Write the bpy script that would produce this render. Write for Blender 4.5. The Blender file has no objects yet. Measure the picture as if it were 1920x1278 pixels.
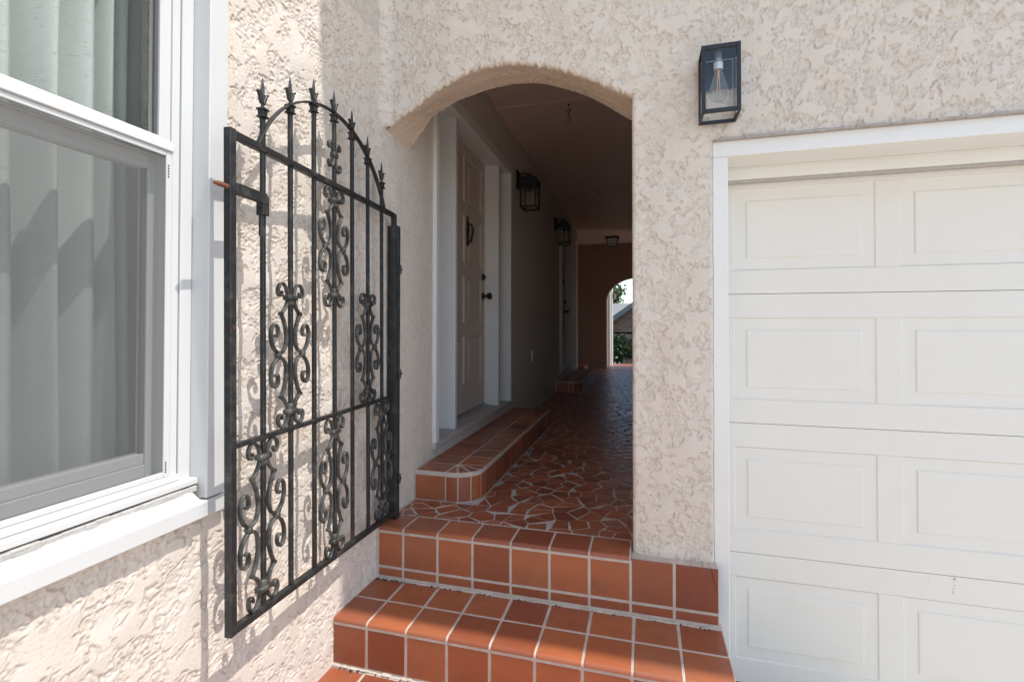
import bpy, bmesh, math, random
import numpy as np
from mathutils import Vector, Matrix
random.seed(7)
RNG = np.random.default_rng(11)
S = bpy.context.scene
COL = S.collection
EYE = 1.48            # camera height above the drive; everything is built round the eye and lifted at the end

# ------------------------------------------------------------------ camera, sky, sun, exposure
cd = bpy.data.cameras.new('camera'); cam = bpy.data.objects.new('camera', cd); COL.objects.link(cam)
yaw, pitch, roll = map(math.radians, (15.43379, .75147, -.06844))
fw = Vector((-math.sin(yaw), math.cos(yaw), 0)); rt = Vector((math.cos(yaw), math.sin(yaw), 0)); dn = Vector((0, 0, -1))
f2 = fw*math.cos(pitch)-dn*math.sin(pitch); d2 = dn*math.cos(pitch)+fw*math.sin(pitch)
r3 = rt*math.cos(roll)+d2*math.sin(roll); d3 = d2*math.cos(roll)-rt*math.sin(roll)
cam.matrix_world = Matrix((r3, -d3, -f2)).transposed().to_4x4()
cd.sensor_fit = 'HORIZONTAL'; cd.sensor_width = 36; cd.lens = 922.902/1920*36
cd.shift_x = (960-951.206)/1920; cd.shift_y = (599.152-639)/1920
cd.clip_start = .02; cd.clip_end = 800
S.camera = cam

SUN_FROM = Vector((.527, -.07, 1)).normalized()
W = bpy.data.worlds.new('World'); S.world = W; W.use_nodes = True
wn = W.node_tree.nodes; sky = wn.new('ShaderNodeTexSky'); sky.sky_type = 'NISHITA'; sky.sun_disc = False
sky.sun_elevation = math.asin(SUN_FROM.z); sky.sun_rotation = math.atan2(SUN_FROM.x, SUN_FROM.y)
sky.air_density = 1.0; sky.dust_density = .8; sky.ozone_density = 1.0
W.node_tree.links.new(sky.outputs[0], wn['Background'].inputs[0]); wn['Background'].inputs[1].default_value = .15
sl = bpy.data.lights.new('sun', 'SUN'); sl.energy = 2.1; sl.angle = math.radians(.53); sl.color = (1, .993, .98)
so = bpy.data.objects.new('sun', sl); COL.objects.link(so); so.rotation_euler = SUN_FROM.to_track_quat('Z', 'Y').to_euler(); so.location = SUN_FROM*30
S.view_settings.view_transform = 'Standard'; S.view_settings.look = 'None'
S.view_settings.gamma = 1; S.view_settings.use_curve_mapping = False
S.view_settings.exposure = 1.06
S.cycles.max_bounces = 10; S.cycles.diffuse_bounces = 6; S.cycles.glossy_bounces = 4; S.cycles.transparent_max_bounces = 16
S.cycles.use_denoising = True
S.cycles.sample_clamp_indirect = 6

# ------------------------------------------------------------------ helpers
def wloc(o):
    v = Vector((0, 0, 0))
    while o is not None: v += o.location; o = o.parent
    return v
def mobj(name, me, mat=None, parent=None, at=(0, 0, 0)):
    o = bpy.data.objects.new(name, me); COL.objects.link(o)
    if mat is not None and not me.materials: me.materials.append(mat)
    at = Vector(at)
    if parent is not None: at = at - wloc(parent); o.parent = parent
    o.location = at
    return o
def tag(o, label=None, cat=None, group=None, kind=None):
    if label: o['label'] = label
    if cat: o['category'] = cat
    if group: o['group'] = group
    if kind: o['kind'] = kind
    return o
def thing(name, label, cat, loc=(0, 0, 0), group=None):
    o = bpy.data.objects.new(name, None); COL.objects.link(o); o.location = loc; o.empty_display_size = .1
    return tag(o, label, cat, group, 'thing')
def copy_tree(o, off, parent=None):
    c = o.copy(); COL.objects.link(c)
    if parent is None: c.location = o.location+Vector(off)
    else: c.parent = parent
    for ch in o.children: copy_tree(ch, off, c)
    return c
class MB:
    def __init__(s): s.v = []; s.f = []
    def add(s, vs, fs):
        n = len(s.v); s.v += [tuple(v) for v in vs]; s.f += [tuple(i+n for i in f) for f in fs]; return s
    def box(s, x0, x1, y0, y1, z0, z1, c=.002):
        x0, x1 = min(x0, x1), max(x0, x1); y0, y1 = min(y0, y1), max(y0, y1); z0, z1 = min(z0, z1), max(z0, z1)
        c = min(c, (x1-x0)*.4, (y1-y0)*.4, (z1-z0)*.4)
        if c <= 1e-5:
            vs = [(x, y, z) for z in (z0, z1) for y in (y0, y1) for x in (x0, x1)]
            return s.add(vs, [(0, 2, 3, 1), (4, 5, 7, 6), (0, 1, 5, 4), (2, 6, 7, 3), (0, 4, 6, 2), (1, 3, 7, 5)])
        lo, hi = (x0, y0, z0), (x1, y1, z1); vs = []; idx = {}
        for sx in (0, 1):
            for sy in (0, 1):
                for sz in (0, 1):
                    sg = (sx, sy, sz)
                    for a in range(3):   # vertex lying on face a
                        p = []
                        for k in range(3):
                            e = (lo, hi)[sg[k]][k]
                            p.append(e if k == a else (e+c if sg[k] == 0 else e-c))
                        idx[(sg, a)] = len(vs); vs.append(tuple(p))
        fs = []; cen = Vector(((x0+x1)/2, (y0+y1)/2, (z0+z1)/2))
        def F(ids):
            P = [Vector(vs[i]) for i in ids]; n = (P[1]-P[0]).cross(P[2]-P[0])
            m = sum(P, Vector())/len(P)-cen
            fs.append(tuple(ids) if n.dot(m) > 0 else tuple(reversed(ids)))
        for a in range(3):
            b, d = [k for k in range(3) if k != a]
            for sa in (0, 1):
                q = []
                for sb, sd in ((0, 0), (1, 0), (1, 1), (0, 1)):
                    sg = [0, 0, 0]; sg[a] = sa; sg[b] = sb; sg[d] = sd; q.append(idx[(tuple(sg), a)])
                F(q)
            for sb in (0, 1):      # edges along a
                for sd in (0, 1):
                    g0 = [0, 0, 0]; g0[b] = sb; g0[d] = sd; g1 = list(g0); g1[a] = 1
                    g0, g1 = tuple(g0), tuple(g1)
                    F([idx[(g0, b)], idx[(g1, b)], idx[(g1, d)], idx[(g0, d)]])
        for sx in (0, 1):
            for sy in (0, 1):
                for sz in (0, 1): F([idx[((sx, sy, sz), a)] for a in range(3)])
        return s.add(vs, fs)
    def sweep(s, pts, nrm, hw, hn, taper=None):
        """flat bar along pts; nrm = direction of its thickness hn; hw = half width in the plane"""
        P = [Vector(p) for p in pts]; N = Vector(nrm).normalized(); n = len(P); base = len(s.v); m = 8
        for i in range(n):
            t = (P[min(i+1, n-1)]-P[max(i-1, 0)]).normalized(); side = N.cross(t).normalized()
            k = taper[i] if taper else 1
            w, h = hw*k, hn; cw, ch = w*.45, h*.3
            for a, b in ((w, h-ch), (w-cw, h), (-w+cw, h), (-w, h-ch), (-w, -h+ch), (-w+cw, -h), (w-cw, -h), (w, -h+ch)):
                q = P[i]+side*a+N*b; s.v.append(tuple(q))
        for i in range(n-1):
            for j in range(m):
                a = base+i*m+j; b = base+i*m+(j+1) % m
                s.f.append((a, b, b+m, a+m))
        s.f.append(tuple(base+j for j in reversed(range(m)))); s.f.append(tuple(base+(n-1)*m+j for j in range(m)))
        return s
    def tube(s, pts, r, m=10, cap=True):
        P = [Vector(p) for p in pts]; n = len(P); base = len(s.v)
        rs = r if isinstance(r, (list, tuple)) else [r]*n
        up = Vector((0, 0, 1))
        if abs((P[-1]-P[0]).normalized().dot(up)) > .9: up = Vector((1, 0, 0))
        for i in range(n):
            t = (P[min(i+1, n-1)]-P[max(i-1, 0)]).normalized(); a = t.cross(up).normalized(); b = t.cross(a)
            for j in range(m):
                an = 2*math.pi*j/m; s.v.append(tuple(P[i]+(a*math.cos(an)+b*math.sin(an))*rs[i]))
        for i in range(n-1):
            for j in range(m):
                a = base+i*m+j; b = base+i*m+(j+1) % m; s.f.append((a, a+m, b+m, b))
        if cap: s.f.append(tuple(base+j for j in range(m))); s.f.append(tuple(base+(n-1)*m+j for j in reversed(range(m))))
        return s
    def lathe(s, prof, cx, cy, m=20):
        base = len(s.v)
        for r, z in prof:
            for j in range(m): s.v.append((cx+r*math.cos(2*math.pi*j/m), cy+r*math.sin(2*math.pi*j/m), z))
        for i in range(len(prof)-1):
            for j in range(m):
                a = base+i*m+j; b = base+i*m+(j+1) % m; s.f.append((a, b, b+m, a+m))
        return s
    def me(s, name='m', smooth=None):
        m = bpy.data.meshes.new(name); m.from_pydata(s.v, [], s.f)
        b = bmesh.new(); b.from_mesh(m); bmesh.ops.recalc_face_normals(b, faces=b.faces); b.to_mesh(m); b.free()
        if smooth: m.shade_smooth(); m.set_sharp_from_angle(angle=math.radians(smooth))
        return m
    def obj(s, name, mat, parent=None, smooth=None): return mobj(name, s.me(name, smooth), mat, parent)
def boxo(name, mat, parent, *a, c=.002): return MB().box(*a, c=c).obj(name, mat, parent)

# ------------------------------------------------------------------ materials
class NT:
    def __init__(s, name):
        s.m = bpy.data.materials.new(name); s.m.use_nodes = True; s.t = s.m.node_tree; s.n = s.t.nodes; s.L = s.t.links
        s.b = s.n['Principled BSDF']; s.out = s.n['Material Output']; s.co = s.n.new('ShaderNodeTexCoord')
        s.obj = s.co.outputs['Object']
    def noise(s, scale, detail=4, rough=.55, vec=None, dist=0):
        n = s.n.new('ShaderNodeTexNoise'); n.inputs['Scale'].default_value = scale; n.inputs['Detail'].default_value = detail
        n.inputs['Roughness'].default_value = rough; n.inputs['Distortion'].default_value = dist
        s.L.new(vec or s.obj, n.inputs['Vector']); return n.outputs['Fac']
    def scaled(s, sc):
        n = s.n.new('ShaderNodeMapping'); n.inputs['Scale'].default_value = sc; s.L.new(s.obj, n.inputs['Vector']); return n.outputs[0]
    def ramp(s, fac, *stops):
        r = s.n.new('ShaderNodeValToRGB'); e = r.color_ramp.elements
        while len(e) < len(stops): e.new(.5)
        for k, (p, c) in zip(e, stops):
            k.position = p; k.color = (c, c, c, 1) if isinstance(c, (int, float)) else (*c, 1)
        s.L.new(fac, r.inputs[0]); return r.outputs[0]
    def mix(s, fac, a, b, mode='MIX'):
        n = s.n.new('ShaderNodeMix'); n.data_type = 'RGBA'; n.blend_type = mode
        for k, v in ((0, fac), (6, a), (7, b)):
            if hasattr(v, 'links'): s.L.new(v, n.inputs[k])
            elif isinstance(v, (int, float)): n.inputs[k].default_value = v if k == 0 else (v, v, v, 1)
            else: n.inputs[k].default_value = (*v, 1)
        return n.outputs[2]
    def math(s, op, a, b=0, c=0):
        n = s.n.new('ShaderNodeMath'); n.operation = op
        for i, v in enumerate((a, b, c)):
            if hasattr(v, 'links'): s.L.new(v, n.inputs[i])
            else: n.inputs[i].default_value = v
        return n.outputs[0]
    def bump(s, h, strength=.3, dist=.002, prev=None):
        n = s.n.new('ShaderNodeBump'); n.inputs['Strength'].default_value = strength; n.inputs['Distance'].default_value = dist
        s.L.new(h, n.inputs['Height'])
        if prev: s.L.new(prev, n.inputs['Normal'])
        s.L.new(n.outputs[0], s.b.inputs['Normal']); return n.outputs[0]
    def set(s, k, v):
        if hasattr(v, 'links'): s.L.new(v, s.b.inputs[k])
        else: s.b.inputs[k].default_value = (*v, 1) if isinstance(v, tuple) else v
    def rand(s): return s.n.new('ShaderNodeObjectInfo').outputs['Random']
    def attr(s, name):
        a = s.n.new('ShaderNodeAttribute'); a.attribute_name = name; return a.outputs['Fac']

def stucco(name, base, dirtcol, bumpy=1.0, coarse=False):
    t = NT(name)
    big = t.ramp(t.noise(1.6, 4), (.3, 0.0), (.75, 1.0))
    c = t.mix(big, tuple(x*.955 for x in base), tuple(min(1, x*1.03) for x in base))
    blot = t.ramp(t.noise(7, 5, .65), (.55, 0.0), (.75, .5))
    c = t.mix(blot, c, (base[0]*.93, base[1]*.88, base[2]*.82))
    if coarse:
        d = t.ramp(t.noise(28, 6, .7, dist=.8), (.56, 0.0), (.72, .55))
    else:
        d = t.attr('dirt')
    spk = t.ramp(t.noise(150, 3, .6), (.66, 0.0), (.73, .8))
    drip = t.ramp(t.noise(1, 5, .65, t.scaled((7, 7, .7))), (.50, 0.0), (.78, .5))
    c = t.mix(drip, c, (base[0]*.90, base[1]*.865, base[2]*.82))
    c = t.mix(t.math('MULTIPLY', d, .46), c, dirtcol)
    c = t.mix(t.math('MULTIPLY', spk, .55), c, (dirtcol[0]*.8, dirtcol[1]*.8, dirtcol[2]*.8))
    t.set('Base Color', c); t.set('Roughness', .9); t.set('Specular IOR Level', .2)
    n = t.bump(t.noise(110, 6, .75), .6*bumpy, .0045)
    if coarse:
        h = t.ramp(t.noise(34, 6, .65, dist=.6), (.4, 0.0), (.6, 1.0))
        t.bump(h, .75*bumpy, .006, n)
    return t.m
ST = (.705, .61, .505)
M = {}
M['stucco'] = stucco('stucco', ST, (.36, .25, .165))
M['stucco_brown'] = stucco('brown_stucco', (.31, .18, .13), (.22, .13, .09), .8, True)
M['soffit'] = stucco('peach_stucco', (.70, .545, .41), (.5, .36, .25), .9)  # arch underside has a peachier base colour than the walls
M['stucco_flat'] = stucco('stucco_flat', ST, (.38, .28, .2), 1.0, True)
M['stucco_passage'] = stucco('stucco_passage', (.69, .63, .555), (.45, .37, .29), .7, True)

def paint(name, col, rough=.42, grime=.25, grain=None, bump=.12):
    t = NT(name)
    g = t.ramp(t.noise(5, 6, .65), (.48, 0.0), (.8, grime))
    c = t.mix(g, col, (col[0]*.82, col[1]*.79, col[2]*.73))
    sp = t.ramp(t.noise(70, 3, .6), (.73, 0.0), (.78, .6*grime+.05))
    c = t.mix(sp, c, (col[0]*.55, col[1]*.52, col[2]*.46))
    t.set('Base Color', c); t.set('Roughness', t.ramp(t.noise(18, 3), (.3, rough-.06), (.7, rough+.1)))
    v = t.scaled(grain) if grain else None
    t.bump(t.noise(60 if not grain else 1.0, 4, .6, v), bump, .0015)
    return t.m
M['white_paint'] = paint('white_paint', (.785, .745, .675), .4, .22)
M['window_paint'] = paint('window_paint', (.60, .58, .54), .42, .25)
M['vinyl'] = paint('white_vinyl', (.60, .58, .54), .35, .2, None, .04)
M['cream_paint'] = paint('cream_paint', (.78, .755, .68), .45, .3)
M['garage'] = paint('garage_door_paint', (.765, .705, .605), .5, .16, (6, 60, 420), .22)
M['door'] = paint('door_paint', (.56, .46, .38), .4, .2)
M['door_frame'] = paint('door_frame_paint', (.72, .69, .64), .42, .25)
t = NT('ceiling_paint'); t.set('Base Color', t.mix(t.ramp(t.noise(1.2, 4), (.3, 0.0), (.7, 1.0)), (.70, .52, .45), (.64, .47, .40))); t.set('Roughness', .42); t.bump(t.noise(5, 2), .15, .004); M['ceiling'] = t.m
M['stone_sill'] = paint('sill_stone', (.50, .44, .38), .6, .4)
M['mortar_smear'] = stucco('mortar_smear', (.52, .47, .42), (.16, .13, .11), 1.0, True)
M['caulk'] = stucco('old_caulk', (.50, .46, .41), (.2, .16, .12), .6, True)

def terracotta(name, shard=False):
    t = NT(name)
    r = t.rand() if not shard else t.attr('tone')
    a = (.45, .130, .048); b = (.22, .056, .026)
    c = t.mix(t.ramp(r, (0, 0.0), (1, 1.0)), a, b); c = t.mix(t.ramp(t.math('FRACT', t.math('MULTIPLY', r, 7.3)), (.55, 0.0), (1, .7)), c, (.40, .135, .058))
    c = t.mix(t.ramp(t.noise(9, 5, .6), (.35, 0.0), (.75, .5)), c, (.21, .064, .032))
    c = t.mix(t.ramp(t.noise(38, 5, .7), (.60, 0.0), (.72, .28)), c, (.42, .16, .085))
    sc = t.ramp(t.noise(1, 3, .6, t.scaled((70, 9, 70))), (.70, 0.0), (.725, .45))
    c = t.mix(sc, c, (.5, .33, .25))
    wc = t.n.new('ShaderNodeNewGeometry').outputs['Position']
    c = t.mix(t.ramp(t.noise(5.5, 6, .7, wc), (.52, 0.0), (.78, .22)), c, (.38, .19, .11))
    c = t.mix(t.ramp(t.noise(11, 5, .7, wc), (.60, 0.0), (.72, .45)), c, (.15, .052, .03))
    c = t.mix(t.ramp(t.noise(230, 2, .5, wc), (.74, 0.0), (.78, .6)), c, (.5, .36, .28))
    t.set('Base Color', c)
    t.set('Roughness', t.ramp(t.noise(14, 5, .6), (.3, .17 if shard else .28), (.75, .33 if shard else .5)))
    t.set('Specular IOR Level', .5)
    if shard: t.set('Coat Weight', .7); t.set('Coat Roughness', .14)
    n = t.bump(t.noise(7, 2), .22, .004)
    t.bump(t.noise(120, 4, .6), .1, .001, n)
    return t.m
M['tile'] = terracotta('terracotta_tile')
M['shard'] = terracotta('terracotta_shard')
t = NT('grout')
c = t.mix(t.ramp(t.noise(16, 6, .7), (.35, 0.0), (.7, 1.0)), (.46, .375, .295), (.61, .51, .41))
c = t.mix(t.ramp(t.noise(50, 5, .7), (.66, 0.0), (.74, .7)), c, (.12, .10, .085))
t.set('Base Color', c); t.set('Roughness', .88); t.bump(t.noise(140, 5, .7), .5, .003); M['grout'] = t.m
t = NT('floor_grout')
c = t.mix(t.ramp(t.noise(12, 6, .7), (.35, 0.0), (.7, 1.0)), (.46, .395, .325), (.60, .525, .44))
t.set('Base Color', c); t.set('Roughness', t.ramp(t.noise(20, 4), (.3, .5), (.7, .8))); t.bump(t.noise(140, 5, .7), .4, .003); M['floor_grout'] = t.m

def iron(name, rust=.5):
    t = NT(name)
    c = t.mix(t.ramp(t.noise(22, 6, .7), (.50, 0.0), (.72, .9)), (.017, .0165, .016), (.075, .07, .06))
    c = t.mix(t.ramp(t.noise(13, 7, .75), (.64, 0.0), (.70, rust)), c, (.13, .05, .022))
    c = t.mix(t.ramp(t.noise(120, 2), (.74, 0.0), (.77, .6)), c, (.22, .21, .19))
    t.set('Base Color', c); t.set('Roughness', t.ramp(t.noise(30, 4), (.3, .38), (.7, .62))); t.set('Specular IOR Level', .5)
    t.bump(t.noise(90, 5, .65), .3, .0015); return t.m
M['iron'] = iron('wrought_iron', .55)
M['iron_worn'] = iron('worn_iron', .8)
t = NT('iron_scroll')
c = t.mix(t.ramp(t.noise(26, 6, .7), (.42, 0.0), (.66, 1.0)), (.024, .023, .021), (.115, .108, .09))
c = t.mix(t.ramp(t.noise(15, 7, .75), (.62, 0.0), (.70, .7)), c, (.14, .065, .03))
t.set('Base Color', c); t.set('Roughness', .48); t.bump(t.noise(80, 5, .65), .35, .0015); M['iron_scroll'] = t.m
t = NT('rusty_bolt'); t.set('Base Color', t.mix(t.noise(40, 5), (.24, .085, .03), (.10, .04, .02))); t.set('Roughness', .75); t.bump(t.noise(150, 4), .4, .001); M['rust'] = t.m
t = NT('black_metal'); t.set('Base Color', (.016, .016, .018)); t.set('Roughness', t.ramp(t.noise(20, 3), (.3, .4), (.7, .52))); t.bump(t.noise(300, 2), .06, .0005); M['black'] = t.m
t = NT('dark_gap'); t.set('Base Color', (.03, .028, .025)); t.set('Roughness', .8); M['gap'] = t.m
t = NT('seam'); t.set('Base Color', (.16, .15, .13)); M['seam'] = t.m
t = NT('weatherstrip'); t.set('Base Color', (.09, .085, .08)); t.set('Roughness', .6); M['strip'] = t.m
t = NT('bronze'); t.set('Base Color', t.mix(t.noise(60, 4), (.028, .022, .017), (.07, .055, .035))); t.set('Metallic', .6); t.set('Roughness', .42); M['bronze'] = t.m
t = NT('brushed_aluminium'); t.set('Base Color', (.62, .62, .6)); t.set('Metallic', .9); t.set('Roughness', .32); M['alu'] = t.m
t = NT('brass_filament'); t.set('Base Color', (.75, .42, .16)); t.set('Roughness', .4); M['filament'] = t.m

def glass(name, tint, refl=1.0, haze=.0):
    m = bpy.data.materials.new(name); m.use_nodes = True; nt = m.node_tree; n = nt.nodes; n.remove(n['Principled BSDF'])
    tr = n.new('ShaderNodeBsdfTransparent'); tr.inputs[0].default_value = (*tint, 1)
    gl = n.new('ShaderNodeBsdfGlossy'); gl.inputs['Roughness'].default_value = .0; gl.inputs[0].default_value = (refl, refl, refl, 1)
    lw = n.new('ShaderNodeLayerWeight'); lw.inputs[0].default_value = .5
    pw = n.new('ShaderNodeMath'); pw.operation = 'POWER'; pw.inputs[1].default_value = 4.5; nt.links.new(lw.outputs['Facing'], pw.inputs[0])
    ma = n.new('ShaderNodeMath'); ma.operation = 'MULTIPLY_ADD'; ma.inputs[1].default_value = .85*refl; ma.inputs[2].default_value = .045*refl; nt.links.new(pw.outputs[0], ma.inputs[0])
    mx = n.new('ShaderNodeMixShader'); nt.links.new(ma.outputs[0], mx.inputs[0]); nt.links.new(tr.outputs[0], mx.inputs[1]); nt.links.new(gl.outputs[0], mx.inputs[2])
    last = mx
    if haze:
        df = n.new('ShaderNodeBsdfDiffuse'); df.inputs[0].default_value = (.6, .6, .58, 1)
        m2 = n.new('ShaderNodeMixShader'); m2.inputs[0].default_value = haze
        nt.links.new(mx.outputs[0], m2.inputs[1]); nt.links.new(df.outputs[0], m2.inputs[2]); last = m2
    nt.links.new(last.outputs[0], n['Material Output'].inputs[0]); return m
M['glass'] = glass('window_glass', (.885, .91, .885))
M['lamp_glass'] = glass('lamp_glass', (.93, .95, .95), 1.0, .02)
M['bulb_glass'] = glass('bulb_glass', (.9, .9, .88), 1.0, .05)
# insect screen: woven mesh, far finer than a pixel
m = bpy.data.materials.new('insect_screen'); m.use_nodes = True; nt = m.node_tree; n = nt.nodes; n.remove(n['Principled BSDF'])
tr = n.new('ShaderNodeBsdfTransparent'); df = n.new('ShaderNodeBsdfDiffuse'); df.inputs[0].default_value = (.17, .167, .157, 1)
mx = n.new('ShaderNodeMixShader'); co = n.new('ShaderNodeTexCoord')
wv = []
for d in ('Y', 'Z'):
    w = n.new('ShaderNodeTexWave'); w.bands_direction = d; w.inputs['Scale'].default_value = 190; nt.links.new(co.outputs['Object'], w.inputs[0]); wv.append(w.outputs['Fac'])
mxm = n.new('ShaderNodeMath'); mxm.operation = 'MAXIMUM'; nt.links.new(wv[0], mxm.inputs[0]); nt.links.new(wv[1], mxm.inputs[1])
mr = n.new('ShaderNodeMapRange'); mr.inputs[1].default_value = .4; mr.inputs[2].default_value = 1; mr.inputs[3].default_value = .25; mr.inputs[4].default_value = .68
nt.links.new(mxm.outputs[0], mr.inputs[0]); nt.links.new(mr.outputs[0], mx.inputs[0])
nt.links.new(tr.outputs[0], mx.inputs[1]); nt.links.new(df.outputs[0], mx.inputs[2]); nt.links.new(mx.outputs[0], n['Material Output'].inputs[0]); M['screen'] = m
t = NT('curtain_cloth')
slub = t.ramp(t.noise(1, 3, .6, t.scaled((60, 60, 330))), (.60, 0.0), (.70, 1.0))
weave = t.noise(1, 2, .5, t.scaled((500, 500, 900)))
c = t.mix(t.noise(3, 3), (.52, .525, .485), (.58, .58, .54)); c = t.mix(t.math('MULTIPLY', slub, .35), c, (.60, .60, .56))
t.set('Base Color', c); t.set('Roughness', .95); t.set('Specular IOR Level', .1)
nn = t.bump(weave, .25, .0012); t.bump(slub, .6, .0025, nn); M['curtain'] = t.m
t = NT('concrete')
c = t.mix(t.ramp(t.noise(.7, 7, .65), (.3, 0.0), (.7, 1.0)), (.53, .49, .435), (.60, .555, .49))
c = t.mix(t.ramp(t.noise(90, 3), (.6, 0.0), (.75, .5)), c, (.25, .235, .21))
t.set('Base Color', c); t.set('Roughness', .9); t.bump(t.noise(120, 5, .7), .4, .003); M['concrete'] = t.m
t = NT('lawn'); t.set('Base Color', t.mix(t.noise(9, 7, .7), (.035, .06, .018), (.07, .10, .03))); t.set('Roughness', .95); t.bump(t.noise(60, 5), .8, .03); M['lawn'] = t.m
def leafm(name, a, b):
    t = NT(name); t.set('Base Color', t.mix(t.attr('tone'), a, b)); t.set('Roughness', .55); t.set('Transmission Weight', 0.0)
    tl = t.n.new('ShaderNodeBsdfTranslucent'); t.L.new(t.mix(t.attr('tone'), tuple(x*1.4 for x in a), tuple(x*1.4 for x in b)), tl.inputs[0])
    mx = t.n.new('ShaderNodeMixShader'); mx.inputs[0].default_value = .3; t.L.new(t.b.outputs[0], mx.inputs[1]); t.L.new(tl.outputs[0], mx.inputs[2]); t.L.new(mx.outputs[0], t.out.inputs[0]); return t.m
M['tree_leaf'] = leafm('tree_leaf', (.04, .075, .015), (.11, .15, .03))
M['bush_leaf'] = leafm('bush_leaf', (.018, .04, .012), (.05, .085, .025))
t = NT('white_petals'); t.set('Base Color', (.8, .78, .76)); t.set('Roughness', .7); M['petal'] = t.m
t = NT('bark'); t.set('Base Color', t.mix(t.noise(12, 6, .7, t.scaled((1, 1, .2))), (.07, .05, .035), (.15, .12, .09))); t.set('Roughness', .95); M['bark'] = t.m
t = NT('far_brick'); bt = t.n.new('ShaderNodeTexBrick'); t.L.new(t.scaled((1, 1, 1)), bt.inputs[0])
mp = t.n.new('ShaderNodeMapping'); mp.inputs['Rotation'].default_value = (math.radians(90), 0, 0); t.L.new(t.obj, mp.inputs[0]); t.L.new(mp.outputs[0], bt.inputs[0])
bt.inputs['Color1'].default_value = (.13, .065, .045, 1); bt.inputs['Color2'].default_value = (.20, .11, .075, 1); bt.inputs['Mortar'].default_value = (.25, .21, .18, 1)
bt.inputs['Scale'].default_value = 1; bt.inputs['Brick Width'].default_value = .22; bt.inputs['Row Height'].default_value = .075; bt.inputs['Mortar Size'].default_value = .008
t.set('Base Color', bt.outputs[0]); t.set('Roughness', .9); M['far_brick'] = t.m
t = NT('roof_shingle'); t.set('Base Color', t.mix(t.noise(30, 5, .7), (.20, .19, .175), (.30, .285, .26))); t.set('Roughness', .95); M['shingle'] = t.m
t = NT('fascia'); t.set('Base Color', (.12, .14, .14)); t.set('Roughness', .5); M['fascia'] = t.m
t = NT('room_dark'); t.set('Base Color', (.25, .24, .22)); t.set('Roughness', .9); M['room'] = t.m

# ------------------------------------------------------------------ hand-troweled stucco relief
def band(shape, lam, seed, ax=1.0, spread=.45):
    """band-passed random field; lam in grid cells"""
    r = np.random.default_rng(seed); g = np.fft.rfft2(r.standard_normal(shape))
    ky = np.fft.fftfreq(shape[0])[:, None]*ax; kx = np.fft.rfftfreq(shape[1])[None, :]
    k = np.hypot(kx, ky)*lam; w = np.exp(-((np.log(k+1e-6))/spread)**2)
    f = np.fft.irfft2(g*w, s=shape); return f/f.std()
def sst(x, a, b):
    u = np.clip((x-a)/(b-a), 0, 1); return u*u*(3-2*u)
CELL = .003
def relief(nv, nu, seed):
    """smooth trowelled plates standing over ragged terraced crumbs"""
    B = lambda lam, k, **q: band((nv, nu), lam*.86/CELL, seed+k, **q)
    broad = B(.30, 1, spread=.7)
    wx = B(.06, 20)*.007/CELL; wy = B(.06, 21)*.007/CELL
    ij = np.indices((nv, nu)).astype(float); y = np.clip(ij[0]+wy, 0, nv-1.001); x = np.clip(ij[1]+wx, 0, nu-1.001)
    i = y.astype(int); j = x.astype(int); a = y-i; b = x-j
    warp = lambda f: (f[i, j]*(1-a)+f[i+1, j]*a)*(1-b)+(f[i, j+1]*(1-a)+f[i+1, j+1]*a)*b
    n1 = warp(B(.11, 2, spread=.5)*.8+B(.045, 3, spread=.5)*.45+B(.02, 10)*.16+broad*.55)
    pass_ = sst(B(.55, 14, spread=.5), -1.2, 1.0); n1 = n1+.35*(1-pass_)-.12; plate = sst(n1, .14, .185)
    rag = warp(B(.028, 4, spread=.5)*.6+B(.015, 5, spread=.5)*.6+B(.009, 6)*.5)
    t1 = sst(rag, -.04, .06); t2 = sst(rag, .72, .82)
    lip = np.exp(-((n1-.25)/.07)**2)*sst(B(.06, 7), -.2, .9)
    h = plate*.0036+(1-plate)*(t1*.0022+t2*.0014)+lip*.0013+broad*.0013+B(.2, 8)*.0009+B(.0105, 11)*.00028*(1-.5*plate)
    pits = sst(B(.013, 9), 1.7, 2.05)*(.35+.65*(1-plate)); h -= pits*.003
    g = np.hypot(*np.gradient(h))/CELL
    low = (1-plate)*(1-t1)
    dirt = np.clip(sst(g, .34, .75)*sst(B(.05, 12)+broad*.6, -.6, .9)*1.0+low*.10+pits*1.0, 0, 1)
    return h-.003, dirt
class Field:
    def __init__(s, u0, u1, v0, v1, seed):
        s.u0, s.v0 = u0, v0; s.nu = int((u1-u0)/CELL)+4; s.nv = int((v1-v0)/CELL)+4
        s.h, s.d = relief(s.nv, s.nu, seed)
    def at(s, U, V):
        x = np.clip((U-s.u0)/CELL, 0, s.nu-2.001); y = np.clip((V-s.v0)/CELL, 0, s.nv-2.001)
        i = x.astype(int); j = y.astype(int); a = x-i; b = y-j; o = []
        for A in (s.h, s.d): o.append((A[j, i]*(1-a)+A[j, i+1]*a)*(1-b)+(A[j+1, i]*(1-a)+A[j+1, i+1]*a)*b)
        return o
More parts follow.
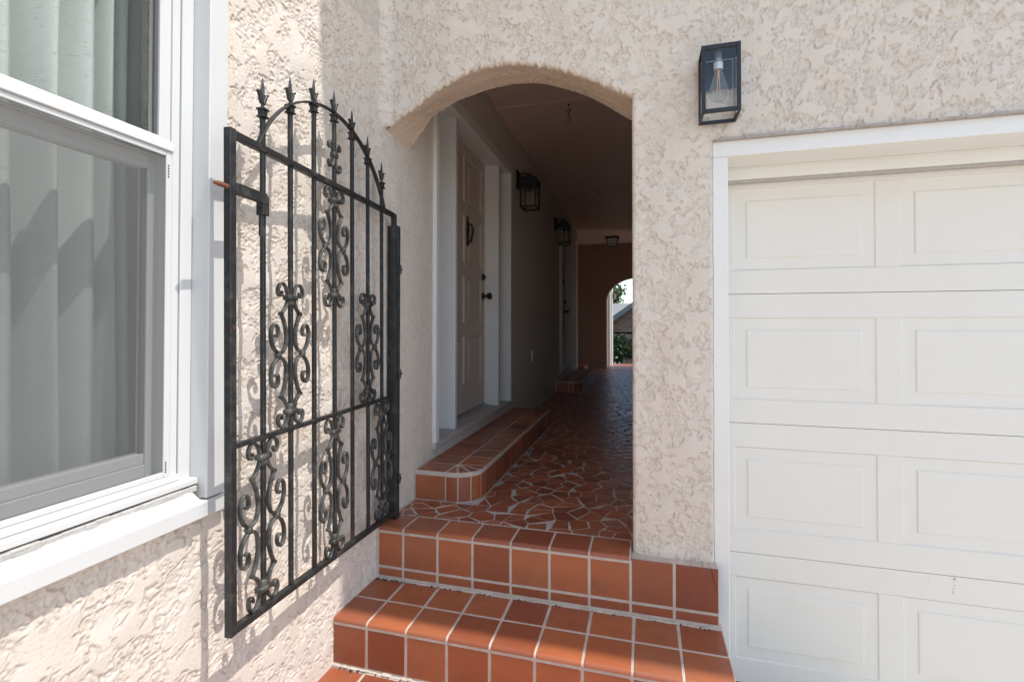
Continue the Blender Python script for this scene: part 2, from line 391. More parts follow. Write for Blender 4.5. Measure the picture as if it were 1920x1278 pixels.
def grid_mesh(name, P, dirt, keep=None, flip=False):
    """P: (nv,nu,3) positions"""
    nv, nu, _ = P.shape; me = bpy.data.meshes.new(name)
    idx = np.arange(nv*nu).reshape(nv, nu)
    q = np.stack([idx[:-1, :-1], idx[:-1, 1:], idx[1:, 1:], idx[1:, :-1]], -1)
    if keep is not None: q = q[keep]
    q = q.reshape(-1, 4)
    if flip: q = q[:, ::-1]
    used = np.unique(q); mp = np.zeros(nv*nu, int); mp[used] = np.arange(len(used)); q = mp[q]
    v = P.reshape(-1, 3)[used]; d = dirt.reshape(-1)[used]
    me.vertices.add(len(v)); me.vertices.foreach_set('co', v.astype(np.float32).ravel())
    me.loops.add(q.size); me.loops.foreach_set('vertex_index', q.astype(np.int32).ravel())
    me.polygons.add(len(q)); me.polygons.foreach_set('loop_start', np.arange(0, q.size, 4, dtype=np.int32))
    me.update(calc_edges=True); me.validate()
    a = me.attributes.new('dirt', 'FLOAT', 'POINT'); a.data.foreach_set('value', d.astype(np.float32))
    me.shade_smooth(); return me

# ================================================================== SETTING
XW = -1.14; YF = 2.012; GZ = -1.48
tag(MB().box(-30, 40, -40, 12.2, GZ-.3, GZ, c=0).obj('driveway', M['concrete']), kind='structure')
tag(MB().box(-60, 60, 12.2, 260, GZ-.33, GZ-.03, c=0).obj('lawn', M['lawn']), kind='structure')

# ---- side wall: sunlit stucco with the window, running on into the passage
side = thing('stucco_wall', 'sunlit cream stucco wall around the window, rough troweled texture behind the iron gate', 'wall', (XW-.1, 1.0, GZ))
u = np.arange(.50, 2.571, CELL); v = np.arange(-1.47, 1.30, CELL)
Fs = Field(.45, 2.62, -1.5, 1.35, 100)
U, V = np.meshgrid(u, v); h, d = Fs.at(U, V)
soft = 1-.65*sst(U, 1.75, 2.25); h = h*soft; d = d*(1-.4*sst(U, 1.7, 2.2))
P = np.stack([XW+h, U, V], -1)
Uc = (U[:-1, :-1]+U[1:, 1:])/2; Vc = (V[:-1, :-1]+V[1:, 1:])/2
keep = ~((Uc < 1.085) & (Vc > -.455))
mobj('plaster_face', grid_mesh('plaster_face', P, d, keep, True) if False else grid_mesh('plaster_face', P, d, keep), M['stucco'], side)
b = MB()
b.box(XW-.25, XW-.012, .15, 1.075, GZ, -.47, c=0)          # below window (core)
b.box(XW-.25, XW-.012, 1.075, 2.575, GZ, 1.31, c=0)
b.box(XW-.25, XW-.004, -3.0, .15, GZ, 3.9, c=0)
b.box(XW-.25, XW-.004, .15, .52, GZ, -.47, c=0)
b.box(XW-.25, XW-.004, .15, 1.10, 1.45, 3.9, c=0)
b.box(XW-.25, XW-.004, 1.10, 2.30, 1.29, 3.9, c=0)
b.obj('wall_core', M['stucco_flat'], side)
boxo('room_lining', M['room'], side, -1.62, -1.60, -.4, 1.6, -1.2, 1.9, c=0)
boxo('room_lining', M['room'], side, -1.60, XW-.25, -.42, -.40, -1.2, 1.9, c=0)
boxo('room_lining', M['room'], side, -1.60, XW-.25, 1.6, 1.62, -1.2, 1.9, c=0)
boxo('room_lining', M['room'], side, -1.60, XW-.25, -.4, 1.6, 1.9, 1.92, c=0)
boxo('room_lining', M['room'], side, -1.60, XW-.25, -.4, 1.6, -1.22, -1.2, c=0)

# ---- front wall with the arch
front = thing('stucco_wall', 'shaded cream stucco wall pierced by the arched passage, black lantern above the garage corner', 'wall', (0, YF+.1, GZ))
k = YF/2.03
af = np.array([(-1.16, .885), (-1.141, .897), (-1.07, .945), (-.985, .988), (-.90, 1.045), (-.805, 1.083), (-.74, 1.108), (-.667, 1.121), (-.58, 1.123), (-.50, 1.114), (-.42, 1.094), (-.352, 1.073), (-.28, 1.042), (-.22, 1.014), (-.16, .982), (-.114, .957), (-.07, .932), (-.041, .916)])
ab = np.array([(-1.16, .875), (-1.141, .885), (-1.017, 1.045), (-.94, 1.085), (-.88, 1.110), (-.75, 1.141), (-.67, 1.154), (-.594, 1.158), (-.51, 1.150), (-.44, 1.137), (-.322, 1.092), (-.234, 1.050), (-.133, .985), (-.041, .916)])
def sm_interp(A, x):
    xs = np.linspace(A[0, 0], A[-1, 0], 400); z = np.interp(xs, A[:, 0], A[:, 1])
    kz = np.ones(17)/17; z2 = np.convolve(np.pad(z, 8, mode='edge'), kz, 'valid'); z2[:8] = z[:8]; z2[-8:] = z[-8:]
    return np.interp(x, xs, z2)
XP = -.041
u = np.concatenate([np.arange(XW-.012, XP-.003, CELL), [XP], np.arange(XP+CELL, .256, CELL), [.258], np.arange(.258+CELL, 1.5, CELL)])
ip = int(np.argmin(abs(u-XP))); ig = int(np.argmin(abs(u-.258)))
wob = band((1, len(u)), 14, 55)[0]*.0025+band((1, len(u)), 5, 56)[0]*.0012
low = np.where(u <= XP, sm_interp(af, u)+wob, np.where(u <= .258, np.interp(u, [XP, .258], [.916, .706]), .706))
low[ip] = .916
Ff = Field(-1.2, 1.55, -.95, 1.60, 300)
nz = 205; tt = np.linspace(0, 1, nz)[:, None]
Zt = 1.50
V = low[None, :]*(1-tt)+Zt*tt; U = np.broadcast_to(u, V.shape)
def round_arch(U, V, h):
    """roll the plaster back at the arch edge and the pier corner"""
    d1 = np.where(U < XP, V-np.interp(U, u, low), 9)
    d2 = np.where(U >= XP, U-XP, np.where(V > .9, 9, 9))
    d2 = np.where(V < .93, d2, 9)
    d = np.minimum(d1, d2); r = .016; q = np.clip(r-d, 0, r)
    return h-(r-np.sqrt(np.maximum(r*r-q*q, 0)))
def inner_corner(U, h):   # plaster swept into the inside corner with the side wall
    q = np.clip(.05-(U-XW), 0, .05); return h+.05-np.sqrt(np.maximum(.05**2-q*q, 0))
h, d = Ff.at(U, V); h = inner_corner(U, round_arch(U, V, h))
mobj('plaster_face', grid_mesh('plaster_face', np.stack([U, YF-h, V], -1), d), M['stucco'], front)
up = u[ip:ig+1]; nzp = 560; tt = np.linspace(0, 1, nzp)[:, None]
V = (-.898+np.zeros(len(up)))[None, :]*(1-tt)+low[ip:ig+1][None, :]*tt; U = np.broadcast_to(up, V.shape)
h, d = Ff.at(U, V); h = round_arch(U, V, h); q = np.clip(.012-(.258-U), 0, .012)
h = h-np.where(V < .70, .012-np.sqrt(np.maximum(.012**2-q*q, 0)), 0)
mobj('plaster_face', grid_mesh('plaster_face', np.stack([U, YF-h, V], -1), d), M['stucco'], front)
# soffit of the arch
ua = u[:ip+1]; nd = 84; ts = np.linspace(0, 1, nd)[:, None]
zf = low[:ip+1]; zb = sm_interp(ab, ua)
yb = 2.262+band((1, len(ua)), 12, 77)[0]*.002
Y0 = YF+.0155; zf0 = zf-wob[:ip+1]; V = zf0[None, :]*(1-ts)+zb[None, :]*ts+wob[None, :ip+1]*np.exp(-ts*14); Yg = Y0*(1-ts)+yb[None, :]*ts; U = np.broadcast_to(ua, V.shape)
hs, ds = relief(nd, len(ua), 900); hs = hs*.75*np.clip(ts*8, 0, 1)
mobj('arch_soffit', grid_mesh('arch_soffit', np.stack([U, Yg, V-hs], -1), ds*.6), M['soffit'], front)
b = MB()
n = len(ua)      # inner face of the arch wall, above the opening
vs = [(x, 2.262, z) for x, z in zip(ua[::6], zb[::6])]+[(x, 2.262, 1.9) for x in ua[::6]]; mm = len(ua[::6])
b.add(vs, [(i, i+1, mm+i+1, mm+i) for i in range(mm-1)])
b.box(XP+.001, .25, YF+.018, 2.262, -.90, 1.52, c=0)
b.box(XP-.0, .25, YF+.016, 2.26, -.90, .90, c=.004)
b.box(.25, 3.2, YF+.012, 2.30, .705, 1.495, c=0)
b.box(XW-.2, 3.2, YF+.002, 2.30, 1.49, 3.9, c=0)
b.box(1.49, 3.2, YF+.002, 2.24, .705, 1.495, c=0)
b.box(2.80, 3.2, YF+.002, 2.24, GZ, .705, c=0)
b.obj('wall_core', M['stucco_flat'], front)
# mortar ledge under the pier
mb = MB()
for i in range(24):
    x = -.043+i*.0127; mb.box(x, x+.0135, 1.9655, YF+.004, -.93, -.8935+random.uniform(-.004, .004), c=.002)
mb.obj('mortar_ledge', M['grout'], front)

# ---- passage walls, ceiling, roof
pas = thing('stucco_wall', 'dim fine-textured stucco wall inside the passage, holding both recessed doors', 'wall', (XW-.1, 5.8, -.88))
b = MB()
def wallbox(y0, y1, z0, z1, x1=XW): b.box(XW-.3, x1, y0, y1, z0, z1, c=0)
OFF = 4.345
b.box(XW-.3, XW-.002, 2.555, 2.575, GZ, 1.75, c=0); b.box(XW-.3, XW-.001, 2.30, 2.556, 1.29, 1.75, c=0)
wallbox(2.575, 4.185, GZ, -.668); wallbox(2.575, 4.185, 1.352, 1.75); wallbox(4.185, 2.575+OFF, GZ, 1.75)
wallbox(2.575+OFF, 4.185+OFF, GZ, -.668); wallbox(2.575+OFF, 4.185+OFF, 1.352, 1.75); wallbox(4.185+OFF, 8.93, GZ, 1.75)
b.box(XW-.36, XW-.31, 2.3, 9.0, GZ, 1.75, c=0)
b.obj('plaster_body', M['stucco_passage'], pas)
rw = tag(MB().box(-.03, .12, 2.262, 9.2, GZ, 1.75, c=.004).box(1.55, 1.7, 9.2, 10.5, .30, 1.75, c=0).box(.12, 1.7, 9.05, 9.2, GZ, 1.75, c=0).obj('stucco_wall', M['stucco_passage']), 'stucco wall on the right of the passage behind the pier, unseen low opening added for light', 'wall', kind='thing')  # unseen opening left under the far bay wall to let light into the passage
fw_ = thing('stucco_wall', 'dark brown stucco wall at the far end of the passage with a second arch', 'wall', (-.8, 10.6, -.88))
b = MB(); A0, A1, zs, rise = -.745, .545, .526, .49
N = 28; arc = [((A0+A1)/2-(A1-A0)/2*math.cos(math.pi*i/N), zs+rise*math.sin(math.pi*i/N)) for i in range(N+1)]
for yy in (10.5, 10.75):
    vs = [(x, yy, z) for x, z in arc]+[(x, yy, 1.74) for x, z in arc]
    b.add(vs, [(i, i+1, N+2+i, N+1+i) for i in range(N)])
vs = [(x, 10.5, z) for x, z in arc]+[(x, 10.75, z) for x, z in arc]; b.add(vs, [(i, i+1, N+2+i, N+1+i) for i in range(N)])
b.box(-2.2, A0, 10.5, 10.75, GZ, 1.74, c=0); b.box(A1, 1.7, 10.5, 10.75, GZ, 1.74, c=0)
b.obj('plaster_body', M['stucco_brown'], fw_)
ow = thing('stucco_wall', 'bright sunlit white wall seen through the far arch, small lantern on it', 'wall', (-.8, 11.2, GZ))
boxo('plaster_body', M['stucco_flat'], ow, -2.2, -.748, 10.752, 11.35, GZ, 3.4, c=.006)
boxo('pilaster', M['white_paint'], ow, -.95, -.672, 11.35, 11.62, GZ, 3.4, c=.006)
boxo('pilaster', M['white_paint'], ow, -.95, -.712, 11.12, 11.349, GZ, 3.4, c=.006)
nk = tag(MB().box(-2.05, -1.9, 8.93, 10.5, GZ, 1.74, c=0).box(-2.05, XW-.3, 8.85, 8.93, GZ, 1.74, c=0).obj('stucco_wall', M['stucco_passage']), 'stucco wall of the hidden side bay beyond the second door', 'wall', kind='thing')
ce = thing('passage_ceiling', 'painted board ceiling over the passage with thin batten seams and two small hooks', 'ceiling', (-.5, 6, 1.73))
ys = [2.262, 3.74, 6.262, 8.82, 10.5]
for i in range(4):
    boxo('ceiling_board', M['ceiling'], ce, -1.16 if i < 3 else -2.05, 1.65, ys[i]+.0015, ys[i+1]-.0015, 1.733, 1.752, c=.0015)
for y in ys[1:4]: boxo('batten', M['ceiling'], ce, -1.139, -.031 if y < 7.5 else 1.6, y-.011, y+.011, 1.726, 1.7335, c=.002)
boxo('corner_bead', M['ceiling'], ce, XW, XW+.014, 2.263, 8.93, 1.718, 1.7325, c=.003)
ro = thing('roof', 'overhanging roof edge high above the arched wall', 'roof', (1, 1.8, 3.9))
boxo('soffit', M['white_paint'], ro, -2.2, 3.6, 1.36, 2.3, 3.9, 4.05, c=.01)
boxo('roof_deck', M['shingle'], ro, -2.2, 3.6, 1.335, 10.9, 4.051, 4.2, c=.01)
boxo('slab', M['stucco_flat'], ro, -2.2, 1.70, 2.31, 10.75, 1.76, 1.95, c=0)

# ---- outside the far arch
tag(MB().box(-2.0, 1.6, 10.42, 12.0, GZ, -.886, c=0).obj('terrace', M['tile']), kind='structure')

# ================================================================== TILED STEPS AND FLOOR
def prism(poly, z0, z1, c, name='tile'):
    """convex polygon slab with eased upper edge"""
    P = [Vector(p) for p in poly]; n = len(P); Q = inset(P, c)
    vs = [(p.x, p.y, z0) for p in P]+[(p.x, p.y, z1-c) for p in P]+[(p.x, p.y, z1) for p in Q]
    fs = [tuple(reversed(range(n))), tuple(range(2*n, 3*n))]
    for i in range(n):
        j = (i+1) % n; fs += [(i, j, n+j, n+i), (n+i, n+j, 2*n+j, 2*n+i)]
    return vs, fs
def inset(P, d):
    n = len(P); out = []
    ds = d if isinstance(d, (list, tuple)) else [d]*n
    for i in range(n):
        a, b_, c_ = P[i-1], P[i], P[(i+1) % n]
        e1 = (b_-a).normalized(); e2 = (c_-b_).normalized(); n1 = Vector((-e1.y, e1.x)); n2 = Vector((-e2.y, e2.x))
        p1 = b_+n1*ds[i-1]; p2 = b_+n2*ds[i]; cr = e1.x*e2.y-e1.y*e2.x
        if abs(cr) < .05: out.append(b_+(n1*ds[i-1]+n2*ds[i])/2); continue
        tpar = ((p2-p1).x*e2.y-(p2-p1).y*e2.x)/cr; out.append(p1+e1*tpar)
    return out
def area(P): return .5*sum(P[i-1].x*P[i].y-P[i].x*P[i-1].y for i in range(len(P)))
def prism_tile(poly, z0, z1, parent, gap=.0042, c=.003, mat='tile', name='tile'):
    P = inset([Vector(p) for p in poly], gap)
    if area(P) < 1e-4: return None
    cx = sum((p for p in P), Vector((0, 0)))/len(P)
    vs, fs = prism([p-cx for p in P], 0, z1-z0, c)
    me = MB().add(vs, fs).me(name); o = mobj(name, me, M[mat], parent, (cx.x, cx.y, z0))
    o.rotation_euler = (random.uniform(-.004, .004), random.uniform(-.004, .004), 0); return o
G = .0038
def wall_tile(x0, x1, y, z0, z1, parent, th=.011):
    w, hh = (x1-x0)-2*G, (z1-z0)-2*G
    me = MB().box(-w/2, w/2, 0, th, -hh/2, hh/2, c=.0028).me('tile')
    o = mobj('tile', me, M['tile'], parent, ((x0+x1)/2, y, (z0+z1)/2)); o.rotation_euler = (random.uniform(-.004, .004), 0, random.uniform(-.005, .005)); return o
def nose_tile(x0, x1, y0, y1, z1, parent, r=.015):
    w = (x1-x0)-2*G; D = y1-y0-G; pr = [(D, -.012), (D, -.003), (D-.003, 0)]
    pr += [(r-r*math.sin(a), -r+r*math.cos(a)) for a in [math.pi/2*i/5 for i in range(6)]]+[(0, -.0145), (.003, -.0165), (.012, -.0165)]
    n = len(pr); vs = []
    for xx, dy in ((-w/2, .002), (-w/2+.002, 0), (w/2-.002, 0), (w/2, .002)):
        for (y, z) in pr:
            vs.append((xx, y+(dy if y < .01 else 0), z-(dy if z > -.005 else 0)))
    fs = [tuple(range(n)), tuple(reversed(range(3*n, 4*n)))]
    for s_ in range(3):
        for i in range(n):
            j = (i+1) % n; fs.append((s_*n+i, s_*n+j, (s_+1)*n+j, (s_+1)*n+i))
    me = MB().add(vs, fs).me('tile', 35); o = mobj('tile', me, M['tile'], parent, ((x0+x1)/2, y0, z1))
    o.rotation_euler = (random.uniform(-.003, .003), random.uniform(-.004, .004), 0); return o

steps = thing('entry_steps', 'two terracotta tiled steps with pale grout rising to the arch, sunlit front edge', 'steps', (-.43, 1.7, -1.30))
g = MB()
g.box(XW-.02, .2765, 1.6468, 2.0, GZ, -1.1228, c=.001); g.box(XW-.02, .2765, 1.659, 2.0, -1.13, -1.1085, c=.001)
g.box(XW-.02, .2655, 1.9568, 2.11, GZ, -.8978, c=.001); g.box(XW-.02, -.047, 1.969, 2.112, -.91, -.8835, c=.001)
g.box(XP-.006, .2655, 1.9572, YF+.03, -1.1, -.8935, c=.003)
g.obj('grout_bed', M['grout'], steps)
J1 = [-1.145, -.998, -.837, -.677, -.517, -.357, -.196, -.036, .122, .279]
for a, c_ in zip(J1, J1[1:]):
    wall_tile(a, c_, 1.6455, -1.281, -1.1285, steps); nose_tile(a, c_, 1.6440, 1.8005, -1.107, steps)
    prism_tile([(a, 1.8005), (c_, 1.8005), (c_, 1.9545), (a, 1.9545)], -1.118, -1.107, steps)
for y0, y1 in ((1.648, 1.80), (1.80, 1.952)):
    me = MB().box(-.004, .002, -(y1-y0)/2+G, (y1-y0)/2-G, -.075, .075, c=.002).me('tile'); mobj('tile', me, M['tile'], steps, (.277, (y0+y1)/2, -1.203))
J2 = [-1.131, -1.009, -.848, -.69, -.525, -.364, -.206, -.049, .110, .268]
for i, (a, c_) in enumerate(zip(J2, J2[1:])):
    z1 = -.9035 if i < 7 else -.8885
    wall_tile(a, c_, 1.9555, -1.0555, z1, steps); wall_tile(a, c_, 1.9555, -1.0985, -1.0555, steps)
    if i < 7: nose_tile(a, c_, 1.954, 2.105, -.882, steps)
MB().sweep([(.238, 1.9550, -.893), (.243, 1.9550, -.905), (.2415, 1.9550, -.915), (.247, 1.9550, -.928), (.2525, 1.9550, -.945), (.2575, 1.9550, -.966)], (0, 1, 0), .0008, .0009).obj('crack', M['gap'], steps)
for a_ in ((XW-.01, .2760, 1.6462, 1.80, -1.1090), (XW-.01, -.0475, 1.9562, 2.105, -.8840)):
    o_ = nose_tile(*a_, steps, r=.0135); o_.name = 'grout_bed'; o_.data.materials[0] = M['grout']; o_.rotation_euler = (0, 0, 0)
# thick uneven mortar fillets at the foot of each riser
for x0, x1, y, z in ((XW, .27, 1.9545, -1.107), (XW, .12, 1.6445, -1.285)):
    mb = MB(); x = x0
    while x < x1-.01:
        w = random.uniform(.012, .035); w = min(w, x1-x); mb.box(x-.002, x+w, y-random.uniform(.006, .011), y+.004, z-.004, z+random.uniform(.002, .007), c=.0025); x += w
    mb.obj('mortar_fillet', M['grout'], steps)
gr = MB()       # grit and dark crumbs caught along the joints
for x0, x1, y, z, n_ in ((XW+.01, .26, 1.9445, -1.1055, 80), (XW+.01, .27, 1.635, -1.2835, 60), (XW+.01, -.06, 2.108, -.8815, 30)):
    for _ in range(n_):
        x = random.uniform(x0, x1) if random.random() < .6 else x0+abs(random.gauss(0, .08)); r_ = random.uniform(.0012, .0038)
        gr.box(x, x+r_*random.uniform(.8, 1.8), y-abs(random.gauss(0, .006)), y+r_, z, z+r_*.8, c=r_*.25)
tag(gr.obj('grit', M['gap'], steps), kind='stuff')
land = thing('tiled_landing', 'sunlit terracotta tiles at the foot of the lower step', 'landing', (-.43, 1.2, GZ))
boxo('grout_bed', M['grout'], land, XW-.02, .60, .70, 1.66, GZ-.01, -1.2875, c=.004)
J3 = J1+[.44, .6]
for r in range(6):
    y1 = 1.637-.16*r
    for a, c_ in zip(J3, J3[1:]): prism_tile([(a, y1-.16), (c_, y1-.16), (c_, y1), (a, y1)], -1.297, -1.285, land)

# ---- door steps in the passage
def door_step(label, y0, y1, corner=True):
    st = thing('door_step', label, 'step', (-.97, (y0+y1)/2, -.882))
    ZT = -.735; r = .13; xr = -.80; pitch_ = .16
    path = [(XW, y0)]
    L1 = (xr-r)-XW; LA = r*math.pi/2
    def pt(s, off=0):
        if s <= L1: return Vector((XW+s, y0-off))
        if s <= L1+LA:
            a = -math.pi/2+(s-L1)/r; return Vector((xr-r+(r+off)*math.cos(a), y0+r+(r+off)*math.sin(a)))
        return Vector((xr+off, y0+r+(s-L1-LA)))
    tot = L1+LA+(y1-y0-r)
    # grout body
    ss = [0, L1]+[L1+LA*i/10 for i in range(1, 11)]+[tot]
    poly = [pt(s, -.0025) for s in ss]+[Vector((XW, y1-.002))]
    vs, fs = prism(poly, -.90, ZT-.0025, .003); MB().add(vs, fs).obj('grout_bed', M['grout'], st)
    brk = [.010, .178, .243, .311, .378, .450]+[.607+pitch_*i for i in range(40) if .607+pitch_*i < tot-.05]+[tot]
    apex = Vector((-.955, y0+.15))
    for i, (s0, s1) in enumerate(zip(brk, brk[1:])):
        k_ = max(1, int((s1-s0)/.03)) if s0 < L1+LA else 1
        cs = [s0+G+(s1-s0-2*G)*j/k_ for j in range(k_+1)]; m_ = MB(); vs = []
        mid = pt((s0+s1)/2)
        for z in (-.880, -.759):
            for off in (.0005, -.010): vs += [(pt(s, off).x-mid.x, pt(s, off).y-mid.y, z) for s in cs]
        n_ = len(cs); fs = []
        for j in range(n_-1):
            A = j; fs += [(A, A+1, 2*n_+A+1, 2*n_+A), (n_+A+1, n_+A, 3*n_+A, 3*n_+A+1), (A+1, A, n_+A, n_+A+1), (2*n_+A, 2*n_+A+1, 3*n_+A+1, 3*n_+A)]
        fs += [(0, 2*n_, 3*n_, n_), (n_-1, 2*n_-1, 4*n_-1, 3*n_-1)]
        mobj('tile', m_.add(vs, fs).me('tile'), M['tile'], st, (mid.x, mid.y, 0))
        # tread piece above
        if i == 0: poly = [pt(s0), pt(s1), apex, Vector((XW+.01, y0+.15))]
        elif i < 5: poly = [pt(s0), *[pt(s0+(s1-s0)*q) for q in (.33, .66)], pt(s1), apex]
        else:
            ya, yb_ = (apex.y if i == 5 else pt(s0).y), pt(s1).y
            poly = [pt(s0), pt(s1), Vector((apex.x, yb_)), Vector((apex.x, ya))]
        prism_tile(poly, -.7535, ZT, st, gap=.0030 if i else G, c=.006)
    y = apex.y
    while y < y1-.03:
        yn = min(y+pitch_, y1); prism_tile([(XW+.008, y), (apex.x, y), (apex.x, yn), (XW+.008, yn)], -.747, ZT, st); y = yn
    return st
door_step('long terracotta tiled door step with a rounded corner, nearest the arch', 2.318, 4.335)
door_step('dark tiled door step below the farther recessed door in the passage', 2.318+OFF-.08, 8.62)
tag(MB().box(-1.88, -1.045, 9.0, 9.75, GZ, -.738, c=.004).obj('door_step', M['tile']), 'small reddish step past the farther door, partly hidden by the passage wall end', 'step', kind='thing')

# ---- mosaic floor of broken tile
floor = MB().box(-1.16, -.031, 2.108, 8.9, GZ, -.8848, c=0).box(-2.0, 1.6, 8.9, 10.42, GZ, -.8848, c=0).obj('passage_floor', M['floor_grout']); tag(floor, kind='structure')
seeds = []
sp = .088; ny = int(9.2/sp); nx = 13
for j in range(-1, ny+1):
    for i in range(-1, nx+1):
        seeds.append((-1.13+(i+.5*(j % 2))*sp+random.uniform(-.42, .42)*sp, 2.13+j*sp*.92+random.uniform(-.42, .42)*sp))
SD = np.array(seeds)
def clip(P, n, dd):     # keep n.p <= dd
    out = []
    for i in range(len(P)):
        a, c_ = P[i-1], P[i]; fa = n[0]*a[0]+n[1]*a[1]-dd; fb = n[0]*c_[0]+n[1]*c_[1]-dd
        if (fa <= 0) != (fb <= 0):
            q = fa/(fa-fb); out.append((a[0]+(c_[0]-a[0])*q, a[1]+(c_[1]-a[1])*q))
        if fb <= 0: out.append(c_)
    return out
polys = []
for i, s_ in enumerate(SD):
    dd = ((SD-s_)**2).sum(1); nb = np.where((dd < .3**2) & (dd > 0))[0]
    P = [(s_[0]-.2, s_[1]-.2), (s_[0]+.2, s_[1]-.2), (s_[0]+.2, s_[1]+.2), (s_[0]-.2, s_[1]+.2)]
    for j in nb:
        n_ = SD[j]-s_; P = clip(P, n_, float(n_@((SD[j]+s_)/2)))
        if len(P) < 3: break
    for n_, e in (((-1, 0), 1.128), ((1, 0), -.034), ((0, -1), -2.112), ((0, 1), 10.44)):
        if len(P) >= 3: P = clip(P, n_, e)
    for y0, y1 in ((2.318, 4.335), (6.583, 8.62)):
        if len(P) >= 3:
            cx = sum(p[0] for p in P)/len(P); cy = sum(p[1] for p in P)/len(P)
            if y0-.0 < cy < y1:
                if cx < -.80: P = []
                else: P = clip(P, (-1, 0), .795)
            elif cy <= y0 and cx < -.80: P = clip(P, (0, 1), y0-.004)
    if len(P) < 3: continue
    P = [Vector(p) for p in P]
    full = [P[0]]
    for p in P[1:]:
        if (p-full[-1]).length > .012: full.append(p)
    if len(full) > 3 and (full[0]-full[-1]).length < .012: full.pop()
    if len(full) < 3 or area(full) < 3e-4: continue
    P = list(full)
    want = random.choices((3, 4, 5, 6), (.03, .36, .48, .13))[0]
    while len(P) > want:      # drop the corner that costs least area
        k_ = min(range(len(P)), key=lambda q: area([P[q-1], P[q], P[(q+1) % len(P)]])); P.pop(k_)
    ok = lambda Q, A: len(Q) > 2 and A*.4 < area(Q) < A and all(area([Q[q-1], Q[q], Q[(q+1) % len(Q)]]) > 1e-7 for q in range(len(Q)))
    for A, go in ((P, .0), (P, .0024), (full, .0024), (full, .0015)):
        Q = inset(A, go or [random.choice((.0019, .0025, .0031, .0042)) for _ in A])
        if ok(Q, area(A)): polys.append(Q); break
polys.sort(key=lambda P: sum(p.y for p in P)/len(P))
def shard_geo(P):
    cx = sum(P, Vector((0, 0)))/len(P); z1 = .0106+random.uniform(-.0006, .0006)
    vs, fs = prism([p-cx for p in P], 0, z1, .0016)
    tx, ty = random.gauss(0, .007), random.gauss(0, .007)
    vs = [(x, y, z+(x*tx+y*ty if z > 0 else 0)) for x, y, z in vs]
    return cx, vs, fs
def tone_attr(me, vals):
    a = me.attributes.new('tone', 'FLOAT', 'POINT'); a.data.foreach_set('value', np.array(vals, np.float32))
far = MB(); ft = []
for i, P in enumerate(polys):
    cx, vs, fs = shard_geo(P); tn = random.random()
    if i < 299:
        me = MB().add(vs, fs).me('tile_shard'); tone_attr(me, [tn]*len(vs)); mobj('tile_shard', me, M['shard'], floor, (cx.x, cx.y, -.893))
    else:
        far.add([(x+cx.x, y+cx.y, z-.893) for x, y, z in vs], fs); ft += [tn]*len(vs)
me = far.me('far_shards'); tone_attr(me, ft); o = mobj('tile_shards', me, M['shard'], floor); o['kind'] = 'stuff'

# ================================================================== WINDOW
win = thing('window', 'white double-hung window with an insect screen over its lower half', 'window', (XW, .6, -.42))
VN = M['vinyl']; WY0, WY1, WZ0, WZ1 = .20, 1.04, -.41, 1.38
cs_ = boxo('casing', M['window_paint'], win, -1.20, -1.10, 1.040, 1.100, -.457, 1.46, c=.003)
boxo('casing', M['window_paint'], win, -1.20, -1.10, .14, .20, -.457, 1.46, c=.003)
boxo('casing', M['window_paint'], win, -1.20, -1.10, .201, 1.039, 1.38, 1.46, c=.003)
b = MB(); pr = [(-1.20, -.427), (-1.142, -.432), (-1.103, -.457), (-1.100, -.4595), (-1.100, -.495), (-1.103, -.498), (-1.20, -.498)]
n = len(pr); vs = [(x, y, z) for y in (.12, 1.027) for x, z in pr]
b.add(vs, [tuple(range(n)), tuple(reversed(range(n, 2*n)))]+[(i, (i+1) % n, n+(i+1) % n, n+i) for i in range(n)])
b.box(-1.20, -1.1115, 1.0275, 1.117, -.503, -.4605, c=.003)
b.obj('sill', M['window_paint'], win)
b = MB(); y = .14
while y < 1.03:     # ragged caulk under the frame
    w = random.uniform(.02, .05); b.box(-1.16, -1.1235+random.uniform(-.003, .003), y, min(y+w+.002, 1.038), -.436, -.4225+random.uniform(-.001, .002), c=.002); y += w
b.obj('caulk_bead', M['caulk'], win)
fr = MB()
fr.box(-1.24, -1.155, 1.006, 1.0395, WZ0+.001, WZ1, c=.002); fr.box(-1.24, -1.160, .983, 1.0045, WZ0+.02, WZ1, c=.002)
fr.box(-1.24, -1.155, WY0, .234, WZ0+.001, WZ1, c=.002); fr.box(-1.24, -1.155, .2345, 1.0055, 1.34, WZ1, c=.002)
fr.box(-1.24, -1.126, .201, 1.039, -.4175, -.402, c=.002); fr.box(-1.24, -1.150, .2345, 1.0055, -.4015, -.385, c=.002)
fr.obj('frame', VN, win)
def sheet(par, x, y0, y1, z0, z1):
    me = bpy.data.meshes.new('pane'); me.from_pydata([(x, y0, z0), (x, y1, z0), (x, y1, z1), (x, y0, z1)], [], [(0, 1, 2, 3)]); return mobj('pane', me, M['glass'], par)
su = MB()      # upper sash
su.box(-1.205, -1.165, .952, .9825, .452, 1.34, c=.002); su.box(-1.205, -1.165, .235, .265, .452, 1.34, c=.002)
su.box(-1.205, -1.165, .2655, .9515, 1.30, 1.3395, c=.002)
zr = [(-1.205, .483), (-1.172, .4835), (-1.155, .466), (-1.153, .4495), (-1.158, .4475), (-1.205, .4475)]
n = len(zr); vs = [(x, y, z) for y in (.2347, .9835) for x, z in zr]
su.add(vs, [tuple(range(n)), tuple(reversed(range(n, 2*n)))]+[(i, (i+1) % n, n+(i+1) % n, n+i) for i in range(n)])
us = su.obj('sash', VN, win)
sheet(us, -1.185, .262, .955, .478, 1.305)
boxo('glazing_strip', M['strip'], us, -1.1825, -1.172, .944, .9515, .484, 1.30, c=.001)
sl_ = MB()     # lower sash, set further in
